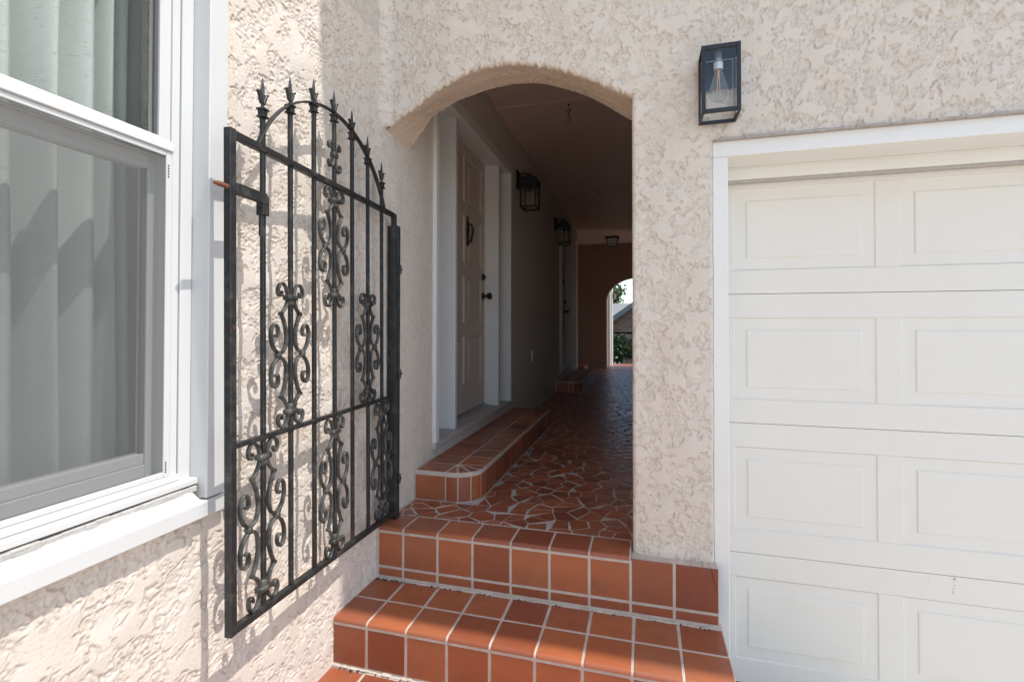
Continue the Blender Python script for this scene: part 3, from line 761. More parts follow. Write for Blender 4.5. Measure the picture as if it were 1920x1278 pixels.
sl_.box(-1.245, -1.208, .958, .990, -.385, .435, c=.002); sl_.box(-1.245, -1.208, .235, .267, -.385, .435, c=.002)
sl_.box(-1.245, -1.208, .2675, .9575, -.384, -.352, c=.002); sl_.box(-1.245, -1.212, .2675, .9575, -.3515, -.325, c=.002)
sl_.box(-1.245, -1.206, .2675, .9575, .402, .436, c=.002); sl_.box(-1.245, -1.2065, .2675, .9575, .4365, .4465, c=.002)
ls = sl_.obj('sash', VN, win)
sheet(ls, -1.228, .264, .960, -.328, .405)
boxo('glazing_strip', M['strip'], ls, -1.2255, -1.2135, .949, .9572, -.3245, .4015, c=.001)
lk = MB(); lk.box(-1.235, -1.207, .70, .77, .4835, .489, c=.002); lk.box(-1.222, -1.214, .705, .80, .4895, .496, c=.002); lk.box(-1.226, -1.212, .735, .755, .489, .503, c=.003)
lk.obj('sash_lock', M['alu'], us)
sf = MB()
sf.box(-1.1655, -1.158, .9665, .9825, -.3845, .4465, c=.0015); sf.box(-1.1655, -1.158, .235, .251, -.3845, .4465, c=.0015)
sf.box(-1.1655, -1.158, .2515, .966, -.3845, -.371, c=.0015); sf.box(-1.1655, -1.158, .2515, .966, .434, .4465, c=.0015)
sc = sf.obj('insect_screen', VN, win)
me = bpy.data.meshes.new('mesh_cloth'); me.from_pydata([(-1.162, .249, -.373), (-1.162, .968, -.373), (-1.162, .968, .436), (-1.162, .249, .436)], [], [(0, 1, 2, 3)]); mobj('mesh_cloth', me, M['screen'], sc)
lb = MB()
for i in range(5): lb.box(-1.1582, -1.1575, .9695, .9735, .408-.007*i, .412-.007*i, c=0); lb.box(-1.1582, -1.1575, .9695, .9735, -.350-.006*i, -.3465-.006*i, c=0)
lb.obj('vent_slot', M['gap'], sc)

for o_ in win.children:
    if not o_.name.startswith('sill'): o_.location += Vector((-.0155, .010, 0))
# curtain: hung in deep uneven pleats behind the glass
ny_, nz_ = 300, 60; y = np.linspace(.15, 1.12, ny_); z = np.linspace(-.55, 1.5, nz_)
Yc, Zc = np.meshgrid(y, z)
cr = np.array([.40, .53, .600, .678, .782, .862, .958, 1.002, 1.060]); amp = np.array([.042, .045, .05, .05, .045, .052, .035, .03, .02])
ph = np.interp(Yc+.006*np.sin(Zc*2.2)+.004*np.sin(Yc*31+Zc*3), cr, np.arange(len(cr)), left=-1, right=len(cr))
A = np.interp(ph, np.arange(len(cr)), amp)
fr_ = (ph-np.floor(ph))**1.55
X = -1.42+1.7*A*np.abs(np.sin(math.pi*fr_))**.8+.004*np.sin(Yc*70+Zc)+.006*np.sin(Yc*38+1.3*Zc+1)
X = np.clip(X, -1.46, -1.27)
me = grid_mesh('curtain', np.stack([X, Yc, Zc], -1), np.zeros_like(X))
tag(mobj('curtain', me, M['curtain']), 'pale grey-green pleated curtain hanging inside the window', 'curtain', kind='thing')
me.name = 'curtain'

# ================================================================== GARAGE DOOR
gd = thing('garage_door', 'off-white sectional garage door with raised rectangular panels in a white frame', 'garage door', (1.55, 2.23, GZ))
ZB = [-1.464, -.932, -.399, .134, .667]; YD = 2.23
PX = [(.364, .876), (.956, 1.468), (1.548, 2.060), (2.140, 2.652)]
for i in range(4):
    z0, z1 = ZB[i]+.0009, ZB[i+1]-.0009
    sec = boxo('door_section', M['garage'], gd, .285, 2.80, YD+.004, YD+.05, z0, z1, c=.0015)
    # skin with pressed panels: rails and stiles as one face plate, panels recessed then raised
    zp0, zp1 = z0+.098, z1-.098
    b = MB(); xs = [.285]+[q for p in PX for q in p]+[2.80]
    b.box(.285, 2.80, YD, YD+.0045, z0, zp0, c=.0012); b.box(.285, 2.80, YD, YD+.0045, zp1, z1, c=.0012)
    for q in range(0, len(xs), 2): b.box(xs[q], xs[q+1], YD, YD+.0045, zp0+.0002, zp1-.0002, c=0)
    b.obj('door_skin', M['garage'], sec)
    for (a, c_) in PX:
        loops = [(0, 0), (.006, .0055), (.022, .0065), (.048, .0045), (.051, .0005), (.056, -.0002)]
        vs = []
        for o_, dy in loops: vs += [(a+o_, YD+dy, zp0+o_), (c_-o_, YD+dy, zp0+o_), (c_-o_, YD+dy, zp1-o_), (a+o_, YD+dy, zp1-o_)]
        fs = []
        for l in range(len(loops)-1):
            for q in range(4): fs.append((4*l+q, 4*l+(q+1) % 4, 4*l+4+(q+1) % 4, 4*l+4+q))
        fs.append(tuple(range(4*len(loops)-4, 4*len(loops))))
        MB().add(vs, fs).obj('raised_panel', M['garage'], sec)
boxo('seam_backing', M['seam'], gd, .285, 2.80, YD+.052, YD+.06, GZ, .70, c=0)
gt = MB(); gt.box(.258, .3125, 2.024, 2.32, GZ, .647, c=.0025); gt.obj('jamb', M['white_paint'], gd)
boxo('jamb', M['white_paint'], gd, 2.79, 2.85, 2.024, 2.32, GZ, .647, c=.0025)
boxo('head_casing', M['white_paint'], gd, .258, 2.85, 2.0235, 2.052, .6475, .707, c=.0025)
boxo('head_soffit', M['cream_paint'], gd, .3127, 2.79, 2.0522, 2.30, .6475, .69, c=.002)
boxo('stop_molding', M['cream_paint'], gd, .3127, 2.79, 2.185, 2.2, .600, .6472, c=.0025)
boxo('head_bead', M['cream_paint'], gd, .3127, 2.79, 2.179, 2.1848, .6415, .6472, c=.001)
boxo('weather_seal', M['caulk'], gd, .3127, 2.79, 2.2, 2.2285, .590, .612, c=.003)
boxo('bottom_seal', M['gap'], gd, .285, 2.80, 2.235, 2.27, GZ, -1.4645, c=.003)
b = MB(); x = .262
while x < 2.84:
    w_ = random.uniform(.02, .06); b.box(x-.002, min(x+w_, 2.85), 2.001+random.uniform(-.003, .004), 2.03, .7055, .7125+random.uniform(-.002, .005), c=.003); x += w_
b.obj('caulk_bead', M['mortar_smear'], gd)
st_ = MB()
for (dx, dz, r_) in ((0, 0, .004), (.003, .006, .0025), (.002, -.02, .0015), (-.001, -.033, .0018), (-.004, -.046, .0028), (-.004, -.052, .0015), (-.08, -.008, .0017)):
    st_.tube([(1.118+dx, YD-.0012, -.944+dz), (1.118+dx, YD+.001, -.944+dz)], r_, 7)
st_.obj('chipped_spot', M['caulk'], gd)

# ================================================================== RECESSED ENTRANCE DOORS
def entrance(label):
    dr = thing('entrance_door', label, 'door', (-1.2, 3.4, -.66))
    FRM = M['door_frame']; ZS, ZH = -.655, 1.352
    sl2 = MB(); sl2.box(-1.34, -1.118, 2.545, 4.275, -.688, ZS, c=.003); sl2.obj('sill', M['stone_sill'], dr)
    c1 = MB(); c1.box(XW-.01, -1.119, 2.555, 2.603, ZS+.0005, ZH+.068, c=.003); c1.obj('casing', FRM, dr)
    c2 = MB(); c2.box(XW-.14, -1.119, 4.172, 4.222, ZS+.0005, ZH+.068, c=.003); c2.obj('casing', FRM, dr)
    c3 = MB(); c3.box(XW-.01, -1.1185, 2.6035, 4.1715, ZH-.012, ZH+.068, c=.003); c3.obj('head_casing', FRM, dr)
    hs_ = MB(); hs_.box(-1.33, -1.1395, 2.576, 4.1715, ZH-.0115, ZH+.012, c=.002); hs_.obj('head_soffit', FRM, dr)
    pl = boxo('post', FRM, dr, -1.33, -1.153, 2.93, 2.965, ZS+.0005, ZH-.012, c=.003)
    p2 = boxo('post', FRM, dr, -1.33, -1.153, 3.905, 3.945, ZS+.0005, ZH-.012, c=.003)
    boxo('side_panel', FRM, dr, -1.335, -1.285, 2.576, 2.93, ZS+.0005, ZH-.012, c=.002)
    boxo('side_panel', FRM, dr, -1.335, -1.255, 3.945, 4.172, ZS+.0005, ZH-.012, c=.002)
    b2 = MB(); b2.box(-1.285, -1.262, 3.893, 3.905, ZS+.02, ZH-.02, c=.002)
    sp_ = b2.obj('weatherstrip', M['white_paint'], dr)
    for q in range(12): MB().lathe([(0, 0), (.0035, .0005), (.0035, .003), (0, .0031)], 0, 0, 8).me('screw')
    boxo('threshold', M['alu'], dr, -1.33, -1.235, 2.966, 3.904, ZS, ZS+.016, c=.003)
    # leaf: stiles, rails and eight fielded panels
    YL0, YL1, ZL0, ZL1, XL = 2.968, 3.890, -.634, 1.336, -1.270
    rows = [(-.427, -.073), (.020, .372), (.464, .818), (.910, 1.262)]; cols = [(3.050, 3.415), (3.480, 3.800)]
    lf = MB(); ze = [ZL0]+[q for r_ in rows for q in r_]+[ZL1]; ye = [YL0]+[q for c_ in cols for q in c_]+[YL1]
    lf.box(XL-.045, XL-.012, YL0, YL1, ZL0, ZL1, c=.001)
    for q in range(0, len(ze), 2): lf.box(XL-.0119, XL, YL0, YL1, ze[q], ze[q+1], c=.0015)
    for q in range(0, len(ye), 2):
        for r_ in rows: lf.box(XL-.0118, XL-.0001, ye[q], ye[q+1], r_[0]-.001, r_[1]+.001, c=.001)
    leaf = lf.obj('door_leaf', M['door'], dr)
    for r_ in rows:
        for c_ in cols:
            loops = [(0, -.0005), (.012, -.0116), (.02, -.0117), (.05, -.002), (.053, -.0018)]; vs = []
            for o_, dx in loops: vs += [(XL+dx, c_[0]+o_, r_[0]+o_), (XL+dx, c_[1]-o_, r_[0]+o_), (XL+dx, c_[1]-o_, r_[1]-o_), (XL+dx, c_[0]+o_, r_[1]-o_)]
            fs = []
            for l in range(len(loops)-1):
                for q in range(4): fs.append((4*l+q, 4*l+(q+1) % 4, 4*l+4+(q+1) % 4, 4*l+4+q))
            fs.append(tuple(range(4*len(loops)-4, 4*len(loops))))
            MB().add(vs, fs).obj('panel', M['door'], leaf)
    def knob(z, long):
        m_ = MB(); yk = 3.842
        prof = [(0.0, .0), (.030, .0), (.031, .006), (.022, .010)]
        if long: prof += [(.010, .014), (.010, .036), (.020, .042), (.028, .054), (.027, .066), (.016, .074), (0.0, .076)]
        else: prof += [(.018, .016), (.017, .022), (0, .023)]
        m_.lathe(prof, 0, 0, 18); vs = [(XL+zz, yk+xx, z+yy) for xx, yy, zz in m_.v]
        MB().add(vs, m_.f).obj('knob' if long else 'deadbolt', M['bronze'], leaf, 40)
    knob(.246, True); knob(.402, False)
    kn = MB(); yk = 3.462      # cast knocker: pointed plate, swan-neck clapper
    kn.sweep([(XL+.006, yk, .60), (XL+.008, yk, .62), (XL+.008, yk, .66), (XL+.009, yk, .72), (XL+.008, yk, .78), (XL+.006, yk, .82)], (1, 0, 0), .021, .006, [.25, .8, .6, 1.0, .62, .12])
    kn.tube([(XL+.014, yk, .765), (XL+.034, yk+.004, .755), (XL+.040, yk+.022, .725), (XL+.036, yk+.026, .69), (XL+.034, yk+.010, .66), (XL+.030, yk+.004, .635), (XL+.016, yk, .63)], [.008, .009, .011, .009, .008, .012, .009], 8)
    kn.obj('knocker', M['bronze'], leaf, 50)
    return dr
e1 = entrance('recessed panelled entrance door with dark knob and knocker, first inside the arch')
e2 = copy_tree(e1, (0, OFF, 0)); e2['label'] = 'farther recessed door in the passage, half lost in shade, below the second lantern'
for d_ in (e1,): pass
# screws on the strike-side weatherstrip
for dr in (e1, e2):
    st_ = [c for c in dr.children if c.name.startswith('weatherstrip')][0]
    me = MB().tube([(0, 0, 0), (0, -.0012, 0)], .0035, 8).me('screw')
    for q in range(11): mobj('screw', me, M['gap'], st_, (-1.272, 3.8925+(OFF if dr is e2 else 0), -.52+q*.175))
tag(boxo('outlet_box', M['door_frame'], None, XW, XW+.012, 5.09, 5.17, -.375, -.26, c=.003), 'small outlet cover low on the passage wall between the two doors', 'outlet', kind='thing')

# ================================================================== IRON GATE
GB = -.058; E_ = Vector((GB, 1, 0)).normalized(); N_ = Vector((1, -GB, 0)).normalized(); P0 = Vector((-1.10+GB*(1.049-2.05), 1.049, 0))
def gp(s, z, n=0): return P0+E_*(s-.0135*z)+N_*n+Vector((0, 0, z))     # leaf slightly out of square
def gbar(b, s0, s1, z0, z1, hn, n0=0, c=.0015):
    """axis-aligned bar in gate space"""
    m_ = MB().box(s0, s1, -hn+n0, hn+n0, z0, z1, c=c); b.add([gp(x, z, y) for x, y, z in m_.v], m_.f); return b
def skew(b):      # the leaf has dropped a little towards the hinge side
    b.v = [(x, y, z-.047*((Vector((x, y, 0))-P0).dot(E_)/LW)) for x, y, z in b.v]; return b
PIT = .1233; LW = 8*PIT
gate = thing('iron_gate', 'black wrought iron gate with spear points and scrollwork, swung open against the side wall', 'gate', tuple(gp(.5, -.835)))
gbar(MB(), -.0108, .0108, -.811, .517, .011).obj('stile', M['iron'], gate)
gbar(MB(), LW-.0100, LW+.0100, -.850, .511, .0105).obj('stile', M['iron'], gate)
gbar(MB(), .0112, LW-.0104, .495, .514, .0105).obj('top_rail', M['iron_worn'], gate)
gbar(MB(), .0112, LW-.0104, -.3245, -.311, .0085).obj('middle_rail', M['iron_worn'], gate)
skew(gbar(MB(), .0112, LW-.0104, -.8095, -.791, .0110)).obj('bottom_rail', M['iron_worn'], gate)
tips = [.712, .776, .832, .850, .832, .776, .712]
def spear(b, s, zt):
    zc = zt-.118
    gbar(b, s-.0125, s+.0125, zc, zc+.005, .0125, c=.001); gbar(b, s-.0095, s+.0095, zc+.0051, zc+.021, .0095, c=.001); gbar(b, s-.0128, s+.0128, zc+.0211, zc+.027, .0128, c=.001)
    def ring(zz, w, d_): return [gp(s-w, zz), gp(s, zz, d_), gp(s+w, zz), gp(s, zz, -d_)]
    secs = [(zc+.027, .0065, .0065), (zc+.05, .0060, .006), (zc+.066, .0095, .006), (zc+.082, .0095, .005), (zc+.100, .0058, .0035), (zt, .0004, .0004)]
    base = len(b.v)
    for q in secs: b.v += [tuple(p) for p in ring(*q)]
    for l in range(len(secs)-1):
        for q in range(4): b.f.append((base+4*l+q, base+4*l+(q+1) % 4, base+4*l+4+(q+1) % 4, base+4*l+4+q))
    for sg in (-1, 1):
        b.sweep([gp(s+sg*.003, zc+.040), gp(s+sg*.009, zc+.056), gp(s+sg*.013, zc+.067), gp(s+sg*.019, zc+.072), gp(s+sg*.021, zc+.069)], N_, .0042, .006, [1, 1.1, 1, .6, .3])
for k_ in range(1, 8):
    s = k_*PIT; zt = tips[k_-1]
    b = MB(); gbar(b, s-.0063, s+.0063, .5145, zt-.118, .0063)
    gbar(b, s-.0063, s+.0063, -.311, .4945, .0063); gbar(b, s-.0063, s+.0063, -.792-.047*s/LW, -.325, .0063)
    pk = b.obj('picket', M['iron'], gate)
    sb = MB(); spear(sb, s, zt); sb.obj('spear_point', M['iron'], pk)
# hoop over the top rail
hp = []; hc, hr = 3.17*PIT, .252; HR = (hc*hc+hr*hr)/(2*hr); a0 = math.asin(hc/HR)
for i in range(33):
    a = -a0+2*a0*i/32; hp.append(gp(4.02*PIT+HR*math.sin(a), .514+hr-HR+HR*math.cos(a), 0))
MB().sweep(hp, N_, .0032, .0085).obj('hoop', M['iron_worn'], gate)
def smooth_path(pts, it=2):
    for _ in range(it):
        q = [pts[0]]
        for a, c_ in zip(pts, pts[1:]): q += [(a[0]*.75+c_[0]*.25, a[1]*.75+c_[1]*.25), (a[0]*.25+c_[0]*.75, a[1]*.25+c_[1]*.75)]
        pts = q+[pts[-1]]
    return pts
HORN = [(.13, .77), (.15, .86), (.24, .95), (.40, 1.0), (.56, .97), (.63, .90), (.60, .83), (.50, .81), (.44, .85), (.47, .885)]
LEG1 = [(.13, .80), (.17, .72), (.30, .635), (.47, .575)]
LEG2 = [(.47, .575), (.33, .46), (.235, .33), (.215, .20), (.29, .085), (.47, .03), (.70, .045), (.88, .135), (.95, .25), (.93, .36), (.82, .425), (.68, .415), (.60, .345), (.62, .27), (.71, .255), (.75, .285)]
def casting(s, zc, W_, H_, name='scroll_ornament'):
    b = MB()
    for sg in (-1, 1):
        for tz in (-1, 1):
            for pth, w, tp in ((HORN, .0037, True), (LEG1, .0039, False), (LEG2, .0039, True)):
                q = smooth_path(pth, 2); n_ = len(q)
                pts = [gp(s+sg*x*W_, zc+tz*y_*H_) for x, y_ in q]
                tpv = [1.0-.45*max(0, (i/n_-.7)/.3) for i in range(n_)] if tp else None
                b.sweep(pts, N_, w, .0066, tpv)
            b.tube([gp(s+sg*W_*.47, zc+tz*H_*.575, -.0065), gp(s+sg*W_*.47, zc+tz*H_*.575, .0065)], .0062, 8)
        m_ = MB().box(s+sg*W_*.60-.009, s+sg*W_*.60+.009, -.0088, .0088, zc-.0085, zc+.0085, c=.003); b.add([gp(x, z, y_) for x, y_, z in m_.v], m_.f)
        for q in (-1, 1): b.tube([gp(s+sg*W_*.60+q*.008, zc), gp(s+sg*W_*.60+q*.021, zc+.006)], [.005, .0008], 6)
    for tz in (-1, 1):
        gbar(b, s-W_*.25, s+W_*.25, zc+tz*.80*H_-.0085, zc+tz*.80*H_+.0085, .0135, c=.004)
        gbar(b, s-W_*.15, s+W_*.15, zc+tz*.74*H_-.012, zc+tz*.74*H_+.012, .010, c=.004)
    return b.obj(name, M['iron_scroll'], gate, 50)
for k_, zc, H_ in ((2, -.0885, .2195), (4, .279, .2115), (6, -.0885, .2195), (1, -.560, .2345), (4, -.574, .2450), (7, -.578, .2480)):
    casting(k_*PIT, zc, .096 if k_ != 4 or zc > 0 else .093, H_)
# half-broken scroll left on the middle picket above the rail
b = MB(); s = 4*PIT; zc = .612
for sg, tz in ((-1, 1), (1, 1), (-1, -1), (1, -1)):
    q = smooth_path([(.12, .05), (.15, .45), (.30, .75), (.55, .85), (.75, .70), (.72, .48), (.55, .45)] if (sg, tz) != (1, -1) else [(.12, .05), (.15, .55), (.32, .95), (.62, 1.05), (.85, .85), (.78, .6), (.6, .62)], 2)
    b.sweep([gp(s+sg*x*.046, zc+tz*y_*.052) for x, y_ in q], N_, .005, .0072)
gbar(b, s-.014, s+.014, zc-.010, zc+.010, .0105, c=.003); b.obj('scroll_ornament', M['iron_scroll'], gate, 50)
b = MB()
for k_ in range(1, 8):
    for z in (.4945, .5145, -.311, -.325, -.792-.047*k_/8):
        for q in (-1, 1):
            p = gp(k_*PIT+q*.0066, z+(.0 if z != -.325 else -.001), .003); b.tube([p-N_*.004, p+N_*.003], [.0028+random.uniform(0, .0012), .0018], 6)
o_ = b.obj('weld_bead', M['iron_worn'], gate, 50); o_['kind'] = 'stuff'
# latch: strap, sleeve and rusty bolt
gbar(MB(), .0109, PIT+.004, .345, .377, .0050, .0085).obj('latch_strap', M['iron_worn'], gate)
b = MB(); gbar(b, PIT-.0125, PIT+.0125, .315, .372, .0125); gbar(b, PIT-.0115, PIT-.0076, .255, .33, .006); b.obj('latch_sleeve', M['iron_worn'], gate)
MB().tube([gp(.01, .361, .002), gp(-.042, .361, .002), gp(-.053, .361, .002), gp(-.058, .361, .002)], [.0065, .0065, .005, .001], 10).obj('latch_bolt', M['rust'], gate, 40)
# wall post with hinge pins
b = MB(); b.box(-1.138, -1.088, 2.040, 2.052, -.882, .462, c=.002); b.box(-1.096, -1.088, 2.0522, 2.072, -.882, .462, c=.002)
hpst = b.obj('hinge_post', M['iron'], gate)
for z in (.26, -.70, -.22):
    MB().tube([(-1.084, 2.058, z-.02), (-1.084, 2.058, z+.02)], .0085, 10).tube([(-1.088, 2.066, z), (-1.078, 2.066, z)], .007, 8).obj('hinge', M['iron'], hpst, 40)

# ================================================================== LANTERNS
def box_frame(b, x0, x1, y0, y1, z0, z1, w):
    for x in (x0, x1-w):
        for y in (y0, y1-w): b.box(x, x+w, y, y+w, z0, z1, c=.001)
    for z in (z0-.0004, z1-w+.0004):
        b.box(x0+w, x1-w, y0+.0003, y0+w-.0003, z, z+w, c=.001); b.box(x0+w, x1-w, y1-w+.0003, y1-.0003, z, z+w, c=.001)
        b.box(x0+.0003, x0+w-.0003, y0+w, y1-w, z, z+w, c=.001); b.box(x1-w+.0003, x1-.0003, y0+w, y1-w, z, z+w, c=.001)
def panes(parent, x0, x1, y0, y1, z0, z1, ins):
    for nm, vs in (('f', [(x0, y0+ins, z0), (x1, y0+ins, z0), (x1, y0+ins, z1), (x0, y0+ins, z1)]), ('b', [(x0, y1-ins, z0), (x1, y1-ins, z0), (x1, y1-ins, z1), (x0, y1-ins, z1)]),
                   ('l', [(x0+ins, y0, z0), (x0+ins, y1, z0), (x0+ins, y1, z1), (x0+ins, y0, z1)]), ('r', [(x1-ins, y0, z0), (x1-ins, y1, z0), (x1-ins, y1, z1), (x1-ins, y0, z1)])):
        if nm == 'b' and parent.get('nb'): continue
        me = bpy.data.meshes.new('pane'); me.from_pydata(vs, [], [(0, 1, 2, 3)]); mobj('pane', me, M['lamp_glass'], parent)
# wall lantern beside the garage
wl = thing('wall_lantern', 'black box wall lantern with clear glass and a teardrop bulb, above the garage corner', 'lantern', (.272, 1.95, .88)); wl['nb'] = 1
x0, x1, y0, y1, z0, z1 = .2055, .3375, 1.893, 2.004, .7675, 1.0155
b = MB(); w = .0145
b.box(x0, x0+w, y0, y0+.008, z0, z1, c=.0015); b.box(x1-w, x1, y0, y0+.008, z0, z1, c=.0015); b.box(x0+w, x1-w, y0+.0003, y0+.0077, z0+.0002, z0+.0165, c=.0015); b.box(x0+w, x1-w, y0+.0003, y0+.0077, z1-.0165, z1-.0002, c=.0015)
for xx in (x0+.0002, x1-.0082):
    b.box(xx, xx+.008, y0+.008, y1, z0, z0+.010, c=.001); b.box(xx, xx+.008, y0+.008, y1, z1-.010, z1, c=.001)
    b.box(xx, xx+.008, y1-.012, y1, z0+.010, z1-.010, c=.001)
b.box(x0+.0085, x1-.0085, y1-.010, y1, z0, z0+.012, c=.001)
b.obj('frame', M['black'], wl)
boxo('top_plate', M['black'], wl, x0+.002, x1-.002, y0+.0085, y1, z1-.006, z1-.0005, c=.001)
boxo('back_plate', M['black'], wl, x0+.012, x1-.012, y1-.006, y1-.002, .895, z1-.01, c=.001)
panes(wl, x0+.009, x1-.009, y0+.002, y1-.012, z0+.008, z1-.008, .003)
bx, by = .2695, 1.945
bu = MB().lathe([(.0, .826), (.012, .8275), (.024, .835), (.0325, .850), (.0335, .862), (.030, .882), (.022, .910), (.0155, .935), (.014, .945)], bx, by, 24).obj('bulb', M['bulb_glass'], wl, 60)
MB().lathe([(.0, .944), (.0155, .944), (.0165, .948), (.0165, .970), (.012, .975), (.012, 1.009)], bx, by, 20).obj('socket', M['alu'], wl, 40)
b = MB()
for a in range(4):
    dx, dy = .007*math.cos(a*1.57+.5), .007*math.sin(a*1.57+.5); b.tube([(bx+dx*.5, by+dy*.5, .925), (bx+dx, by+dy, .862)], .0011, 5)
b.tube([(bx, by, .944), (bx, by, .915)], .004, 8); b.obj('filament', M['filament'], bu)

def lantern(label, group):
    L = thing('wall_lantern', label, 'lantern', (-1.14, 4.47, 1.3), group)
    x0, x1, y0, y1, z0, z1 = -1.090, -.938, 4.375, 4.560, 1.092, 1.305
    b = MB(); box_frame(b, x0, x1, y0, y1, z0, z1, .0145); b.obj('frame', M['black'], L)
    b = MB(); zs_ = [(0, z1-.012), (0, z1+.05), (.022, z1+.075), (.055, z1+.088)]; vs = []
    for o_, z in zs_: vs += [(x0-.004+o_, y0-.004+o_, z), (x1+.004-o_, y0-.004+o_, z), (x1+.004-o_, y1+.004-o_, z), (x0-.004+o_, y1+.004-o_, z)]
    fs = [(3, 2, 1, 0), (12, 13, 14, 15)]
    for l in range(3):
        for q in range(4): fs.append((4*l+q, 4*l+(q+1) % 4, 4*l+4+(q+1) % 4, 4*l+4+q))
    b.add(vs, fs); cx, cy = (x0+x1)/2, (y0+y1)/2
    b.lathe([(.010, z1+.088), (.010, z1+.105), (.006, z1+.112), (.009, z1+.125), (.0, z1+.133)], cx, cy, 12); b.obj('cap', M['black'], L, 35)
    b = MB(); b.box(XW, XW+.014, 4.425, 4.515, 1.285, 1.462, c=.004); b.box(XW+.0141, XW+.026, 4.44, 4.50, 1.30, 1.445, c=.004); b.obj('back_plate', M['black'], L)
    MB().tube([(XW+.02, 4.467, 1.335), (XW+.03, 4.467, 1.41), (-1.09, 4.467, 1.435), (cx-.02, 4.467, 1.415), (cx, 4.467, 1.395)], .008, 8).obj('arm', M['black'], L, 40)
    b = MB(); b.box(x0+.0115, x1-.0115, y0+.004, y0+.007, 1.225, 1.23, c=0); b.box(x1-.007, x1-.004, y0+.0115, y1-.0115, 1.225, 1.23, c=0); b.obj('glazing_bar', M['black'], L)
    panes(L, x0+.006, x1-.006, y0+.006, y1-.006, z0+.006, z1, .002)
    MB().lathe([(0, 1.17), (.014, 1.176), (.019, 1.195), (.016, 1.225), (.011, 1.25), (.011, 1.255)], cx, cy, 14).obj('bulb', M['bulb_glass'], L, 60)
    b = MB().tube([(cx, cy, 1.245), (cx, cy, 1.19)], .003, 6); b.obj('filament', M['filament'], L)
    MB().lathe([(0, 1.255), (.013, 1.255), (.013, 1.3), (.0, 1.302)], cx, cy, 12).obj('socket', M['black'], L, 40)
    return L
l1 = lantern('black glass lantern on the passage wall just past the first entrance door', 'lanterns on the passage wall')
l2 = copy_tree(l1, (0, 2.04, 0)); l2['label'] = 'black glass lantern farther along the passage wall, above the second doorway'
cl = thing('ceiling_lantern', 'small black flush lantern on the passage ceiling near the far arch', 'lantern', (-.57, 9.75, 1.73))
b = MB(); vs = []; cx, cy = -.575, 9.75
for w_, z in ((.128, 1.728), (.128, 1.706), (.118, 1.700)): vs += [(cx-w_, cy-w_, z), (cx+w_, cy-w_, z), (cx+w_, cy+w_, z), (cx-w_, cy+w_, z)]
fs = [(0, 1, 2, 3), (11, 10, 9, 8)]
for l in range(2):
    for q in range(4): fs.append((4*l+q, 4*l+(q+1) % 4, 4*l+4+(q+1) % 4, 4*l+4+q))
b.add(vs, fs); b.obj('canopy', M['black'], cl)
b = MB()
for sx in (-1, 1):
    for sy in (-1, 1): b.tube([(cx+sx*.105, cy+sy*.105, 1.70), (cx+sx*.082, cy+sy*.082, 1.59)], .006, 6)
b.box(cx-.088, cx+.088, cy-.088, cy-.078, 1.583, 1.594, c=.001); b.box(cx-.088, cx+.088, cy+.078, cy+.088, 1.583, 1.594, c=.001); b.box(cx-.088, cx-.078, cy-.0775, cy+.0775, 1.583, 1.594, c=.001); b.box(cx+.078, cx+.088, cy-.0775, cy+.0775, 1.583, 1.594, c=.001); b.obj('frame', M['black'], cl)
t = NT('frosted_glass'); t.set('Base Color', (.55, .53, .48)); t.set('Roughness', .4); M['frost'] = t.m
vs = [(cx+sx*w_, cy+sy*w_, z) for w_, z in ((.100, 1.699), (.079, 1.592)) for sx, sy in ((-1, -1), (1, -1), (1, 1), (-1, 1))]
MB().add(vs, [(4, 5, 6, 7)]+[(q, (q+1) % 4, 4+(q+1) % 4, 4+q) for q in range(4)]).obj('shade', M['frost'], cl)
fl = thing('wall_lantern', 'tiny dark lantern on the sunlit wall beyond the far arch', 'lantern', (-.62, 11.45, .7))
b = MB(); box_frame(b, -.655, -.575, 11.40, 11.48, .60, .76, .01); b.box(-.66, -.57, 11.395, 11.485, .7605, .785, c=.006); b.box(-.672, -.655, 11.41, 11.47, .64, .74, c=.002); b.obj('frame', M['black'], fl)
boxo('shade', M['frost'], fl, -.645, -.585, 11.41, 11.47, .612, .748, c=.002)

# ---- ceiling hooks
def hook(label, y, ch):
    H = thing('ceiling_hook', label, 'hook', (-.555, y, 1.726), 'hooks in the passage ceiling')
    b = MB(); x = -.555
    b.lathe([(.009, 1.726), (.009, 1.720), (.003, 1.716)], x, y, 10)
    pts = [(x, y, 1.722), (x, y, 1.695)]+[(x+.013*math.sin(a), y, 1.682+.013*math.cos(a)) for a in [math.pi*2*i/12 for i in range(0, 10)]]
    b.tube(pts, .0028, 7); b.obj('screw_hook', M['iron'], H, 40)
    if ch:
        b = MB(); z = 1.668
        for i in range(2):
            b.tube([(x+(.009*math.cos(a) if i % 2 == 0 else 0), y+(.009*math.cos(a) if i % 2 else 0), z+.014*math.sin(a)) for a in [2*math.pi*q/12 for q in range(13)]], .0026, 6); z -= .022
        b.tube([(x, y, z+.012), (x, y, z-.006)]+[(x+.014*math.sin(a), y, z-.02+.014*math.cos(a)) for a in [math.pi*2*i/12 for i in range(1, 9)]], .003, 7); b.obj('chain_link', M['iron'], H, 40)
hook('small iron hook with short chain hanging from the ceiling near the arch', 3.80, True)
hook('plain small iron hook in the ceiling farther down the passage', 6.30, False)

